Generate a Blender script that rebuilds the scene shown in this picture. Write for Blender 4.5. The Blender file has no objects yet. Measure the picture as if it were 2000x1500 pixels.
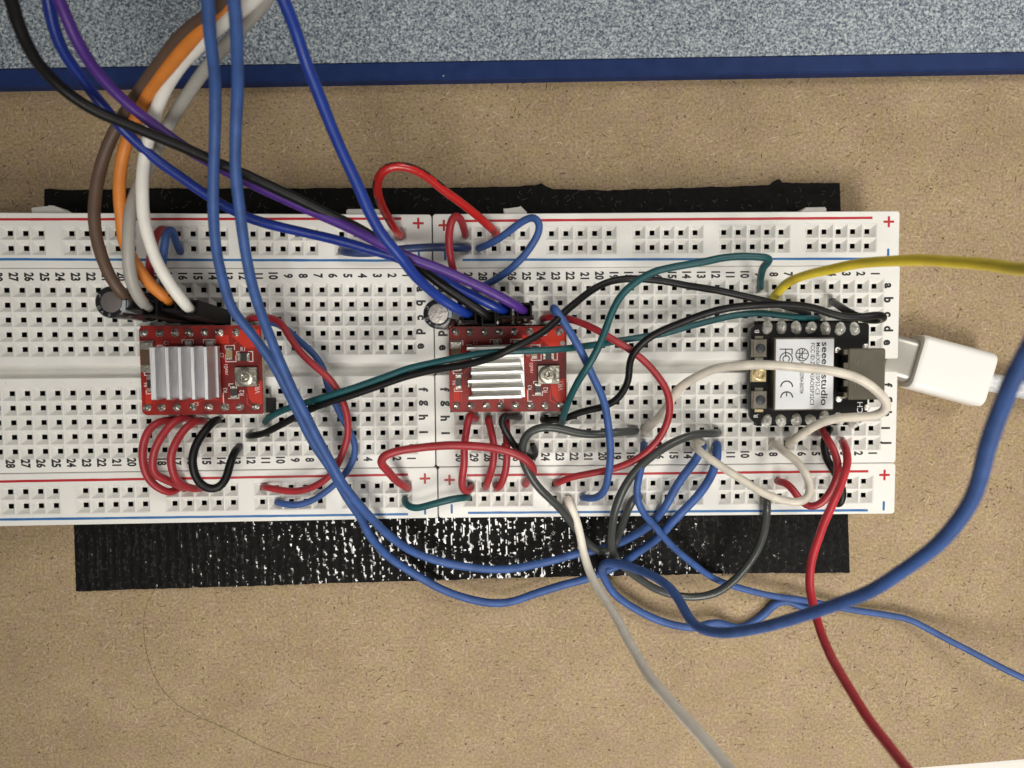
import bpy, math, random
import numpy as np
from mathutils import Vector, Matrix
random.seed(7); rng = np.random.default_rng(7)
C = bpy.context.scene.collection
S = 0.001                      # everything below is in millimetres

# ------------------------------------------------------------------ frames
F = 1387.0
def rod(v):
    v = np.array(v); t = np.linalg.norm(v); k = v/t
    K = np.array([[0,-k[2],k[1]],[k[2],0,-k[0]],[-k[1],k[0],0]])
    return np.eye(3)+np.sin(t)*K+(1-np.cos(t))*K@K
MR, TR = rod([3.1982891768397455,-0.012804975504364876,0.01051405050410869]), np.array([66.93242916220179,-17.404009959197897,126.34197516037324])
ML, TL = rod([3.207817972236323,-0.010985006408106415,0.08952589967551092]), np.array([-15.610692500915178,-16.68439448967121,125.70457285672092])
ZH = 10.5                      # height of the socket plane of the right breadboard above the table
PITCH = 2.54
class Frame:
    """local board frame: x right, y up the board, z off its face (0 = socket plane)"""
    def __init__(s, M, T):
        s.M, s.T = M, T
        s.A = MR.T@M; s.b = MR.T@(T-TR)+np.array([0,0,ZH])
    def w(s, x, y, z=0.0): return s.A@np.array([x,y,z])+s.b
    def loc(s, u, v, h=0.0):
        d = s.M.T@np.array([(u-1000)/F,(v-750)/F,1.0]); t = s.M.T@s.T
        k = (h+t[2])/d[2]; return k*d-t
    def px(s, u, v, h=0.0): return s.w(*s.loc(u, v, h))
    @property
    def n(s): return s.A@np.array([0,0,1.0])
R = Frame(MR, TR); L = Frame(ML, TL)
def bp(u, v, h):               # a point seen at (u,v) of the plan, h mm above the socket plane
    if u < 820: return L.px(u, v, h)
    if u > 880: return R.px(u, v, h)
    k = (u-820)/60.0; return (1-k)*L.px(u, v, h)+k*R.px(u, v, h)
def tp(u, v, z=0.0):           # the same with z above the table top
    return R.px(u, v, z-ZH)

# ------------------------------------------------------------------ camera, world, lamps, exposure
cam_pos = MR.T@(-TR)+np.array([0,0,ZH])
cd = bpy.data.cameras.new('camera'); cam = bpy.data.objects.new('camera', cd); C.objects.link(cam)
rot = Matrix((MR.T@np.diag([1,-1,-1])).tolist())
cam.matrix_world = Matrix.Translation(Vector(cam_pos*S)) @ rot.to_4x4()
cd.sensor_width = 36; cd.sensor_fit = 'HORIZONTAL'; cd.lens = F/2000*36
cd.clip_start = 0.005; cd.clip_end = 20
cd.dof.use_dof = True; cd.dof.focus_distance = 0.126; cd.dof.aperture_fstop = cd.lens/1000/0.0010
bpy.context.scene.camera = cam
w = bpy.data.worlds.new("World"); bpy.context.scene.world = w; w.use_nodes = True
bg = w.node_tree.nodes['Background']; bg.inputs[0].default_value = (1.0,0.96,0.9,1); bg.inputs[1].default_value = 0.14
def area(name, loc, target, sx, sy, power, col, spread=180):
    d = bpy.data.lights.new(name, 'AREA'); d.shape = 'RECTANGLE'; d.size = sx; d.size_y = sy
    d.energy = power; d.color = col; d.spread = math.radians(spread)
    o = bpy.data.objects.new(name, d); C.objects.link(o); o.location = loc
    o.rotation_euler = (Vector(target)-Vector(loc)).to_track_quat('-Z','Y').to_euler(); return o
cx, cy = cam_pos[0]*S, cam_pos[1]*S
area('added_key_below', (cx+0.18, cy-0.42, 0.50), (cx+0.105,cy-0.01,0), 0.3, 0.3, 0.275, (1.0,0.955,0.88), 38)  # added lamp; its narrow beam stands in for shade over the upper left
area('added_fill_beside', (cx+0.36, cy+0.30, 0.55), (cx+0.125,cy-0.045,0), 0.3, 0.3, 0.17, (1.0,0.955,0.88), 38)  # added fill, brightens the raised wires from the upper side
area('shaded_lamp_over_tape', (cx-0.026, cy-0.175, 0.50), (cx-0.040,cy-0.110,0), 0.2, 0.2, 0.09, (1.0,0.955,0.88), 40)
vs = bpy.context.scene.view_settings; vs.view_transform = 'Standard'; vs.look = 'None'; vs.exposure = 0; vs.gamma = 1
bpy.context.scene.cycles.max_bounces = 8

# ------------------------------------------------------------------ materials
def lin(c): return tuple(((x/255)/12.92 if x/255 <= .04045 else ((x/255+.055)/1.055)**2.4) for x in c)
def mat(name, col, rough=.5, metal=0.0, noise=0.0, nscale=1.0, bump=0.0, bscale=1.0, col2=None, spec=.5, coat=0.0, rvar=0.0, sss=0.0, stretch=(1,1,1), detail=3):
    m = bpy.data.materials.new(name); m.use_nodes = True; nt = m.node_tree; N = nt.nodes; K = nt.links
    b = N['Principled BSDF']; b.inputs['Roughness'].default_value = rough; b.inputs['Metallic'].default_value = metal
    b.inputs['Specular IOR Level'].default_value = spec; b.inputs['Base Color'].default_value = (*col,1)
    b.inputs['Coat Weight'].default_value = coat; b.inputs['Coat Roughness'].default_value = .12
    if sss: b.inputs['Subsurface Weight'].default_value = sss; b.inputs['Subsurface Radius'].default_value = (.001,.0009,.0007)
    tc = N.new('ShaderNodeTexCoord'); mp = N.new('ShaderNodeMapping'); K.new(tc.outputs['Object'], mp.inputs[0])
    mp.inputs['Scale'].default_value = tuple(1000*s for s in stretch)
    m['mp'] = mp.name
    if noise or col2:
        n = N.new('ShaderNodeTexNoise'); n.inputs['Scale'].default_value = nscale; n.inputs['Detail'].default_value = detail; K.new(mp.outputs[0], n.inputs[0])
        mx = N.new('ShaderNodeMix'); mx.data_type = 'RGBA'
        rp = N.new('ShaderNodeMapRange'); rp.inputs['From Min'].default_value = .35; rp.inputs['From Max'].default_value = .65; K.new(n.outputs[0], rp.inputs[0]); K.new(rp.outputs[0], mx.inputs[0])
        mx.inputs[6].default_value = (*col,1); mx.inputs[7].default_value = (*(col2 or [c*(1-noise) for c in col]),1)
        K.new(mx.outputs[2], b.inputs['Base Color'])
        if rvar:
            r2 = N.new('ShaderNodeMapRange'); r2.inputs['To Min'].default_value = rough-rvar; r2.inputs['To Max'].default_value = rough+rvar; K.new(n.outputs[0], r2.inputs[0]); K.new(r2.outputs[0], b.inputs['Roughness'])
    if bump:
        n2 = N.new('ShaderNodeTexNoise'); n2.inputs['Scale'].default_value = bscale; n2.inputs['Detail'].default_value = 4; K.new(mp.outputs[0], n2.inputs[0])
        bn = N.new('ShaderNodeBump'); bn.inputs['Strength'].default_value = 1.0; bn.inputs['Distance'].default_value = bump*S; K.new(n2.outputs[0], bn.inputs['Height']); K.new(bn.outputs[0], b.inputs['Normal'])
    return m
M = {}
M['white'] = mat('white_abs_plastic', (.83,.825,.79), .42, noise=.07, nscale=.11, bump=.015, bscale=1.6, sss=.45)
M['tab'] = mat('tab_plastic', (.74,.73,.69), .45, noise=.1, nscale=.6)
M['well_metal'] = mat('darkened_well_metal', (.055,.05,.043), .38, .6, noise=.5, nscale=1.3)  # contact metal on the well walls, darkened to put shade into the sockets
M['ink_black'] = mat('black_ink', (.012,.012,.013), .5, noise=.2, nscale=3)
M['ink_red'] = mat('red_ink', (.50,.012,.022), .45, col2=(.42,.012,.02), nscale=.5)
M['ink_blue'] = mat('blue_ink', (.012,.12,.36), .45, col2=(.03,.17,.42), nscale=.5)
M['silk'] = mat('silkscreen_ink', (.66,.56,.54), .6)
def wm(name, rgb, rough=.42, var=.12, **k): return mat(name, rgb, rough, noise=var*1.35, nscale=.42, bump=.032, bscale=1.1, rvar=.09, **k)
M['w_red'] = wm('red_insulation', (.37,.024,.033)); M['w_bright'] = wm('bright_red_insulation', (.56,.03,.045)); M['w_redgloss'] = wm('glossy_red_insulation', (.50,.018,.016), .25)
M['w_blue'] = wm('blue_insulation', (.040,.105,.33), .55, .18); M['w_royal'] = wm('royal_blue_insulation', (.008,.040,.30), .42)
M['w_navy'] = wm('dark_blue_insulation', (.006,.03,.27), .36); M['w_slate'] = wm('slate_blue_insulation', (.03,.055,.17), .4, .3)
M['w_black'] = wm('black_insulation', (.0035,.0035,.004), .46, spec=.35); M['w_blacksoft'] = wm('soft_black_insulation', (.009,.0085,.0085), .45, spec=.4)
M['w_grey'] = wm('dark_grey_insulation', (.052,.058,.056), .33); M['w_teal'] = wm('teal_insulation', (.006,.080,.092), .46)
M['w_white'] = wm('white_insulation', (.86,.84,.78), .42, .05, sss=.2); M['w_cream'] = wm('cream_insulation', (.74,.685,.59), .42, .14, sss=.25); M['w_pale'] = wm('translucent_pale_insulation', (.93,.88,.77), .42, .05, sss=.25)
M['w_lgrey'] = wm('light_grey_insulation', (.40,.385,.35), .42, .05); M['w_brown'] = wm('brown_insulation', (.115,.068,.044), .5, .1)
M['w_orange'] = wm('orange_insulation', (.72,.235,.035), .5, .08); M['w_purple'] = wm('purple_insulation', (.075,.020,.235), .45)
M['w_yellow'] = wm('yellow_insulation', (.92,.72,.05), .45, .08)
M['tin'] = mat('tinned_copper', (.62,.60,.56), .25, 1, noise=.3, nscale=2, bump=.03, bscale=3)
M['solder'] = mat('solder', (.97,.96,.90), .20, .45, spec=1.0, noise=.35, nscale=1.8, bump=.42, bscale=1.2, rvar=.12)
M['flux'] = mat('fluxed_solder', (.52,.47,.43), .24, .6, noise=.7, nscale=2.0, bump=.14, bscale=2.0)
M['pcb_red'] = mat('red_solder_mask', (.31,.011,.006), .38, col2=(.13,.005,.004), nscale=.33, bump=.02, bscale=1.2, spec=.3)
M['pcb_trace'] = mat('red_trace', (.50,.024,.009), .42, spec=.3)
M['pcb_edge'] = mat('board_edge', (.50,.47,.38), .6, noise=.3, nscale=1)
M['pcb_black'] = mat('black_solder_mask', (.004,.004,.0045), .4, bump=.02, bscale=1, spec=.25)
M['hdr'] = mat('header_plastic', (.005,.005,.006), .55, spec=.2, noise=.2, nscale=1)
M['housing'] = mat('connector_plastic', (.006,.006,.006), .5, spec=.12, col2=(.009,.0085,.008), nscale=.5, bump=.03, bscale=.9)
M['alu'] = mat('aluminium', (.78,.78,.80), .46, 1, noise=.08, nscale=1.2, bump=.02, bscale=2.5, stretch=(1,.15,1), rvar=.04)
M['alu2'] = mat('bright_aluminium', (.74,.73,.70), .40, 1, noise=.14, nscale=1.0, bump=.05, bscale=1.5, stretch=(.15,1,1), rvar=.08)
M['steel'] = mat('usb_shell_steel', (.50,.46,.37), .24, .95, noise=.12, nscale=.4, bump=.02, bscale=.5)
M['button'] = mat('button_frame', (.30,.275,.23), .35, .85, noise=.15, nscale=1)
M['plunger'] = mat('button_plunger', (.03,.035,.04), .5)
M['gold'] = mat('antenna_gold', (.75,.62,.36), .35, .55, noise=.2, nscale=1.5)
M['label'] = mat('white_label', (.74,.76,.79), .5, noise=.04, nscale=.5)
M['mlcc'] = mat('ceramic_brown', (.075,.042,.022), .4); M['mlcc2'] = mat('ceramic_tan', (.30,.22,.11), .4)
M['chip'] = mat('resistor_black', (.018,.017,.017), .35); M['endcap'] = mat('component_end', (.40,.385,.34), .3, .9, noise=.3, nscale=3, bump=.05, bscale=3)
M['grypad'] = mat('grey_pad', (.30,.28,.27), .4)
M['pot'] = mat('trimmer_metal', (.36,.34,.29), .3, .9, noise=.15, nscale=1.5, bump=.03, bscale=2)
M['sleeve'] = mat('capacitor_sleeve', (.010,.010,.012), .2, spec=.6); M['stripe'] = mat('capacitor_stripe', (.34,.37,.39), .35)
M['captop'] = mat('capacitor_top', (.58,.54,.51), .42, .8, noise=.35, nscale=2.6, bump=.06, bscale=2.5)
M['captop2'] = mat('dull_capacitor_top', (.19,.17,.165), .5, .6, noise=.1, nscale=2)
M['usbwhite'] = mat('white_plug_plastic', (.84,.83,.80), .35); M['usbgrey'] = mat('plug_metal', (.40,.385,.35), .38, .5)
M['braid'] = mat('white_braid', (.72,.73,.75), .7, noise=.35, nscale=1.2, bump=.2, bscale=1.0)
M['navy'] = mat('navy_edging', (.010,.026,.105), .6, spec=.2, col2=(.014,.034,.13), nscale=.3, bump=.03, bscale=1.5)
M['desk'] = mat('white_desk', (.78,.77,.74), .5)
M['hair'] = mat('hair', (.12,.075,.045), .5)
M['tape'] = mat('black_hook_tape', (.009,.009,.008), .13, coat=1.0, spec=.9, noise=.4, nscale=.6, bump=.030, bscale=1.9)
M['tapef'] = mat('black_loop_tape', (.0045,.0045,.0042), .65, spec=.14, noise=.4, nscale=.6, bump=.05, bscale=4)
M['lint'] = mat('lint', (.17,.165,.15), .6); M['amber'] = mat('amber_flux', (.035,.014,.006), .15, coat=.5, bump=.3, bscale=1.3)
# medium density fibreboard
def mdf():
    m = mat('fibreboard', (.36,.262,.162), .72); nt = m.node_tree; N = nt.nodes; K = nt.links; mp = N[m['mp']]; b = N['Principled BSDF']
    def noise(sc, det, stretch=None):
        n = N.new('ShaderNodeTexNoise'); n.inputs['Scale'].default_value = sc; n.inputs['Detail'].default_value = det; n.inputs['Roughness'].default_value = .65
        K.new(mp.outputs[0], n.inputs[0]); return n.outputs[0]
    def ramp(src, pts):
        r = N.new('ShaderNodeValToRGB'); e = r.color_ramp.elements
        while len(e) < len(pts): e.new(.5)
        for el,(p,c) in zip(e, pts): el.position = p; el.color = (*c,1)
        K.new(src, r.inputs[0]); return r.outputs[0]
    def mix(t, a, bb, f):
        x = N.new('ShaderNodeMix'); x.data_type = 'RGBA'; x.blend_type = t; x.inputs[0].default_value = f; K.new(a, x.inputs[6]); K.new(bb, x.inputs[7]); return x.outputs[2]
    base = ramp(noise(.085, 7), [(.30,(.315,.233,.128)),(.5,(.350,.262,.145)),(.70,(.395,.302,.172))])
    fine = ramp(noise(2.0, 6), [(.28,(.36,.33,.30)),(.44,(.83,.82,.81)),(.58,(1.11,1.11,1.09)),(.72,(1.55,1.53,1.48))])
    c = mix('MULTIPLY', base, fine, .9)
    speck = ramp(noise(2.9, 2), [(.28,(.34,.28,.24)),(.37,(1,1,1))])
    c = mix('MULTIPLY', c, speck, .9)
    hue = ramp(noise(.30, 4), [(.42,(1,1,.98)),(.60,(1.0,.955,1.10))]); c = mix('MULTIPLY', c, hue, 1.0)
    K.new(c, b.inputs['Base Color'])
    n = N.new('ShaderNodeTexNoise'); n.inputs['Scale'].default_value = 1.6; n.inputs['Detail'].default_value = 6; K.new(mp.outputs[0], n.inputs[0])
    bn = N.new('ShaderNodeBump'); bn.inputs['Distance'].default_value = .045*S; K.new(n.outputs[0], bn.inputs['Height']); K.new(bn.outputs[0], b.inputs['Normal'])
    return m
M['mdf'] = mdf()
M['fib_d'] = mat('dark_fibre', (.075,.045,.022), .8); M['fib_m'] = mat('brown_fibre', (.22,.145,.085), .8); M['fib_l'] = mat('pale_fibre', (.64,.53,.36), .7)
def speck():
    m = mat('speckled_blue_grey', (.2,.23,.28), .6); nt = m.node_tree; N = nt.nodes; K = nt.links; mp = N[m['mp']]; b = N['Principled BSDF']
    n = N.new('ShaderNodeTexNoise'); n.inputs['Scale'].default_value = 2.2; n.inputs['Detail'].default_value = 3; n.inputs['Roughness'].default_value = .6; n.inputs['Distortion'].default_value = .6; K.new(mp.outputs[0], n.inputs[0])
    r = N.new('ShaderNodeValToRGB'); e = r.color_ramp.elements; e.new(.5); e.new(.6)
    for el,(p,c) in zip(e, [(.34,(.045,.062,.10)),(.43,(.135,.168,.215)),(.52,(.285,.33,.37)),(.65,(.56,.615,.635))]): el.position = p; el.color = (*c,1)
    K.new(n.outputs[0], r.inputs[0]); K.new(r.outputs[0], b.inputs['Base Color'])
    bn = N.new('ShaderNodeBump'); bn.inputs['Distance'].default_value = .12*S; K.new(n.outputs[0], bn.inputs['Height']); K.new(bn.outputs[0], b.inputs['Normal'])
    return m
M['speck'] = speck()

# ------------------------------------------------------------------ mesh helpers (world millimetres)
def tag(o, label=None, cat=None, group=None, kind=None):
    for k,v in (('label',label),('category',cat),('group',group),('kind',kind)):
        if v: o[k] = v
    return o
def thing(name, at, label, cat, group=None):
    o = bpy.data.objects.new(name, None); C.objects.link(o); o.location = Vector(at)*S; o.empty_display_size = .002
    o['org'] = [float(x) for x in at]; return tag(o, label, cat, group)
class MB:
    def __init__(s): s.v = []; s.f = []; s.m = []
    def add(s, vs, fs, mi=0):
        o = len(s.v); s.v += [tuple(map(float, p)) for p in vs]; s.f += [tuple(i+o for i in f) for f in fs]; s.m += [mi]*len(fs)
    def prism(s, top, d, mi=0, bev=0.0):         # polygon (seen from outside, ccw) swept by vector d; bev chamfers the top
        top = [np.array(p, float) for p in top]; n = len(top); d = np.array(d, float)
        if bev:
            c = sum(top)/n; dn = d/np.linalg.norm(d)
            ins = []
            for i in range(n):
                a = top[i-1]-top[i]; b = top[(i+1)%n]-top[i]; a /= np.linalg.norm(a)+1e-9; b /= np.linalg.norm(b)+1e-9
                q = a+b; l = np.linalg.norm(q)
                ins.append(top[i]+(q/l*bev*1.2 if l > .05 else (c-top[i])/np.linalg.norm(c-top[i])*bev))
            mid = [p+dn*bev for p in top]; bot = [p+d for p in top]
            s.add(ins+mid+bot, [tuple(range(n))]+[(n+i,n+(i+1)%n,(i+1)%n,i) for i in range(n)]+[(2*n+i,2*n+(i+1)%n,n+(i+1)%n,n+i) for i in range(n)]+[tuple(range(3*n-1,2*n-1,-1))], mi)
        else:
            s.add(top+[p+d for p in top], [tuple(range(n))]+[(n+i,n+(i+1)%n,(i+1)%n,i) for i in range(n)]+[tuple(range(2*n-1,n-1,-1))], mi)
    def tube(s, path, r, n=12, caps=True, mi=0, round_end=(False,False)):
        P = [np.array(p, float) for p in path]; k = len(P); rr = [r]*k if np.isscalar(r) else list(r)
        T = [P[min(i+1,k-1)]-P[max(i-1,0)] for i in range(k)]; T = [t/(np.linalg.norm(t)+1e-9) for t in T]
        if round_end[0]:
            P = [P[0]-T[0]*rr[0]*.30, P[0]-T[0]*rr[0]*.22]+P; T = [T[0],T[0]]+T; rr = [rr[0]*.55, rr[0]*.85]+rr
        if round_end[1]:
            P = P+[P[-1]+T[-1]*rr[-1]*.22, P[-1]+T[-1]*rr[-1]*.30]; T = T+[T[-1],T[-1]]; rr = rr+[rr[-1]*.85, rr[-1]*.55]
        k = len(P); u = np.cross(T[0],[0,0,1.0]); 
        if np.linalg.norm(u) < .1: u = np.cross(T[0],[0,1.0,0])
        u /= np.linalg.norm(u); vs = []
        for i in range(k):
            u = u-T[i]*np.dot(u,T[i]); u /= np.linalg.norm(u); w = np.cross(T[i],u)
            for j in range(n):
                a = 2*math.pi*j/n; vs.append(P[i]+rr[i]*(math.cos(a)*u+math.sin(a)*w))
        fs = [(i*n+j, i*n+(j+1)%n, (i+1)*n+(j+1)%n, (i+1)*n+j) for i in range(k-1) for j in range(n)]
        if caps: fs += [tuple(range(n-1,-1,-1)), tuple(range((k-1)*n, k*n))]
        s.add(vs, fs, mi)
    def lathe(s, base, axis, prof, n=24, mi=0, u0=None):
        base = np.array(base,float); z = np.array(axis,float); z /= np.linalg.norm(z)
        u = np.cross([0,1,0],z) if u0 is None else np.array(u0,float); u = u-z*np.dot(u,z); u /= np.linalg.norm(u); w = np.cross(z,u)
        vs = [base+z*h+r*(math.cos(2*math.pi*j/n)*u+math.sin(2*math.pi*j/n)*w) for r,h in prof for j in range(n)]
        k = len(prof); fs = [(i*n+j, i*n+(j+1)%n, (i+1)*n+(j+1)%n, (i+1)*n+j) for i in range(k-1) for j in range(n)]
        fs += [tuple(range(n-1,-1,-1)), tuple(range((k-1)*n,k*n))]
        s.add(vs, fs, mi)
    def build(s, name, m, parent=None, smooth=False, at=None, root=None):
        org = np.array(at if at is not None else (0,0,0), float)
        p = parent
        while p is not None:
            if 'org' in p: org = np.array(list(p['org'])); break
            p = p.parent
        me = bpy.data.meshes.new(name); me.from_pydata([tuple((np.array(v)-org)*S) for v in s.v], [], s.f)
        for x in (m if isinstance(m,(list,tuple)) else [m]): me.materials.append(x)
        if isinstance(m,(list,tuple)): me.polygons.foreach_set('material_index', s.m)
        me.polygons.foreach_set('use_smooth', [smooth]*len(me.polygons)); me.update()
        if smooth: me.set_sharp_from_angle(angle=math.radians(40))
        o = bpy.data.objects.new(name, me); C.objects.link(o)
        if parent is not None: o.parent = parent
        else: o.location = Vector(org)*S; o['org'] = [float(x) for x in org]
        return o
def boxl(fr, x0, x1, y0, y1, z0, z1, mb, mi=0, bev=0.0):     # box in a board's local frame
    top = [fr.w(x0,y0,z1), fr.w(x1,y0,z1), fr.w(x1,y1,z1), fr.w(x0,y1,z1)]
    mb.prism(top, fr.w(x0,y0,z0)-fr.w(x0,y0,z1), mi, bev)
def pxbox(fr, u0, v0, u1, v1, z0, z1, mb, mi=0, bev=0.0):    # box whose top shows over the given plan rectangle
    a = fr.loc(u0,v1,z1); b = fr.loc(u1,v0,z1); boxl(fr, a[0], b[0], a[1], b[1], z0, z1, mb, mi, bev)
def rbox(fr, x0, x1, y0, y1, z0, z1, r, mb, mi=0, bev=.12, k=5, rs=None):   # rounded-corner slab
    pts = []
    for ci,(qx,qy,a0) in enumerate([(x1,y1,0),(x0,y1,90),(x0,y0,180),(x1,y0,270)]):
        rr = rs[ci] if rs else r; sx = -1 if qx == x1 else 1; sy = -1 if qy == y1 else 1
        for j in range(k+1):
            a = math.radians(a0+90*j/k); pts.append((qx+sx*rr+rr*math.cos(a), qy+sy*rr+rr*math.sin(a)))
    mb.prism([fr.w(x,y,z1) for x,y in pts], fr.w(0,0,z0)-fr.w(0,0,z1), mi, bev)
def spline(P, step=.45, fixed=False):
    P = [np.array(p,float) for p in P]; out = []
    Q = [2*P[0]-P[1]]+P+[2*P[-1]-P[-2]]
    for i in range(1, len(Q)-2):
        p0,p1,p2,p3 = Q[i-1:i+3]; d = np.linalg.norm(p2-p1); n = max(2,int(d/step))
        t0 = 0; t1 = t0+max(np.linalg.norm(p1-p0),1e-3)**.5; t2 = t1+max(d,1e-3)**.5; t3 = t2+max(np.linalg.norm(p3-p2),1e-3)**.5
        for j in range(n):
            t = t1+(t2-t1)*j/n
            a1 = (t1-t)/(t1-t0)*p0+(t-t0)/(t1-t0)*p1; a2 = (t2-t)/(t2-t1)*p1+(t-t1)/(t2-t1)*p2; a3 = (t3-t)/(t3-t2)*p2+(t-t2)/(t3-t2)*p3
            b1 = (t2-t)/(t2-t0)*a1+(t-t0)/(t2-t0)*a2; b2 = (t3-t)/(t3-t1)*a2+(t-t1)/(t3-t1)*a3
            out.append((t2-t)/(t2-t1)*b1+(t-t1)/(t2-t1)*b2)
    out.append(P[-1]); out = np.array(out)
    for _ in range(3): out[1:-1] = .25*out[:-2]+.5*out[1:-1]+.25*out[2:]
    return out
def text(name, s, m, parent, place, bold=0.0, res=3, cap=None, length=None, space=1.0):
    """flat lettering; place(x,y) maps text millimetres (x along the line, y up, centred) to the world"""
    cu = bpy.data.curves.new(name,'FONT'); cu.body = s; cu.size = 1; cu.align_x = 'CENTER'; cu.align_y = 'BOTTOM_BASELINE'; cu.offset = bold; cu.resolution_u = res; cu.fill_mode = 'FRONT'; cu.space_character = space
    o = bpy.data.objects.new(name, cu); C.objects.link(o); dg = bpy.context.evaluated_depsgraph_get(); dg.update()
    me = o.evaluated_get(dg).to_mesh(); V = [tuple(v.co) for v in me.vertices]; Fc = [tuple(p.vertices) for p in me.polygons]
    o.evaluated_get(dg).to_mesh_clear(); bpy.data.objects.remove(o); bpy.data.curves.remove(cu)
    return V, Fc
_tc = {}
def tmesh(mb, s, place, cap, length=None, bold=0.0, mi=0, squeeze=1.0, centre=False):
    key = (s, bold)
    if key not in _tc: _tc[key] = text('t', s, None, None, None, bold)
    V, Fc = _tc[key]
    if not V: return
    xs = [v[0] for v in V]; x0, x1 = min(xs), max(xs); k = cap/.729
    kx = length/(x1-x0) if length else k*squeeze
    ys = [v[1] for v in V]; yc = (min(ys)+max(ys))/2 if centre else .3645
    mb.add([place((v[0]-(x0+x1)/2)*kx, (v[1]-yc)*k) for v in V], Fc, mi)

# ------------------------------------------------------------------ desk, fibreboard, speckled board
def poly_slab(pts, z0, z1, mb, mi=0): mb.prism([(p[0],p[1],z1) for p in pts], (0,0,z0-z1), mi)
g = MB(); poly_slab([(-700,-700),(700,-700),(700,700),(-700,700)], -12, -6, g)
tag(g.build('desk_surface', M['desk'], at=(0,0,-9)), kind='structure', label='white desk top showing at the lower right corner')
A, B = tp(1790,1500), tp(2000,1483); dr = (B-A)/np.linalg.norm(B-A); pe = np.array([-dr[1],dr[0],0])
c0 = A-dr*330; c1 = B+dr*120
mb = MB(); poly_slab([c0, c1, c1+pe*330, c0+pe*330], -6, 0, mb)
mdfo = thing('fibreboard_panel', ((c0+c1)/2+pe*100), 'bare brown fibreboard panel that everything lies on', 'board')
mb.build('panel', M['mdf'], mdfo)
for nm, mt, cnt, lo, hi, wd in (('dark_fibre','fib_d',2400,.25,1.5,.13),('brown_fibre','fib_m',11000,.2,1.4,.10),('pale_fibre','fib_l',5000,.4,2.4,.075)):
    mb = MB(); a0 = tp(0,0)[:2]-8; a1 = tp(2000,1500)[:2]+8
    xa, xb, ya, yb = tp(-60,0)[0], tp(2060,0)[0], tp(0,1480)[1], tp(0,120)[1]
    for i in range(cnt):
        x, y = random.uniform(xa,xb), random.uniform(ya,yb)
        if (x-A[0])*pe[0]+(y-A[1])*pe[1] < 1.2: continue
        ln = lo+(hi-lo)*random.random()**2.2; a = random.gauss(.35,.8); bend = random.gauss(0,.5); w_ = wd*random.uniform(.5,1.4); z = .012+random.random()*.02
        k = 3 if ln < .8 else 5; pts = []; p = np.array([x,y])
        for j in range(k): pts.append(p.copy()); p = p+ln/(k-1)*np.array([math.cos(a),math.sin(a)]); a += bend/(k-1)
        vs = []
        for j,q in enumerate(pts):
            t = pts[min(j+1,k-1)]-pts[max(j-1,0)]; t /= np.linalg.norm(t)+1e-9; ww = w_*math.sin(math.pi*(j+.35)/(k-.3))*(2.4 if ln < .42 and mt == 'fib_d' else 1); 
            vs += [(q[0]-t[1]*ww/2, q[1]+t[0]*ww/2, z), (q[0]+t[1]*ww/2, q[1]-t[0]*ww/2, z)]
        mb.add(vs, [(2*j+1,2*j+3,2*j+2,2*j) for j in range(k-1)])
    tag(mb.build('flecks', M[mt], mdfo), kind='stuff', label=nm.replace('_',' ')+' flecks in the panel')
# speckled board with navy edging, lying across the top of the panel
TZ = 2.6
e0, e1 = tp(0,169.5,TZ), tp(2000,135.5,TZ); i0, i1 = tp(0,132,TZ), tp(2000,101,TZ)
dd = (e1-e0)/np.linalg.norm(e1-e0); up = np.array([-dd[1],dd[0],0])
e0 = e0-dd*190; e1 = e1+dd*190; i0 = i0-dd*190; i1 = i1+dd*190
so = thing('speckled_board', (e0+e1)/2, 'speckled blue-grey board with a navy edge lying across the top of the brown panel', 'board')
mb = MB(); q = [e0,e1,i1,i0]; mb.prism(q, (0,0,-TZ+.02), 0, .35); mb.build('edge_band', M['navy'], so)
mb = MB(); z = np.array([0,0,-.12]); mb.prism([i0+z,i1+z,i1+up*170+z,i0+up*170+z], (0,0,-TZ+.14)); mb.build('speckled_panel', M['speck'], so)
mb = MB(); a = tp(866,148,TZ+.02); mb.lathe(a, (0,0,1), [(.16,0),(.10,.05)], 6); mb.build('paint_chip', M['w_lgrey'], so)

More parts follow.
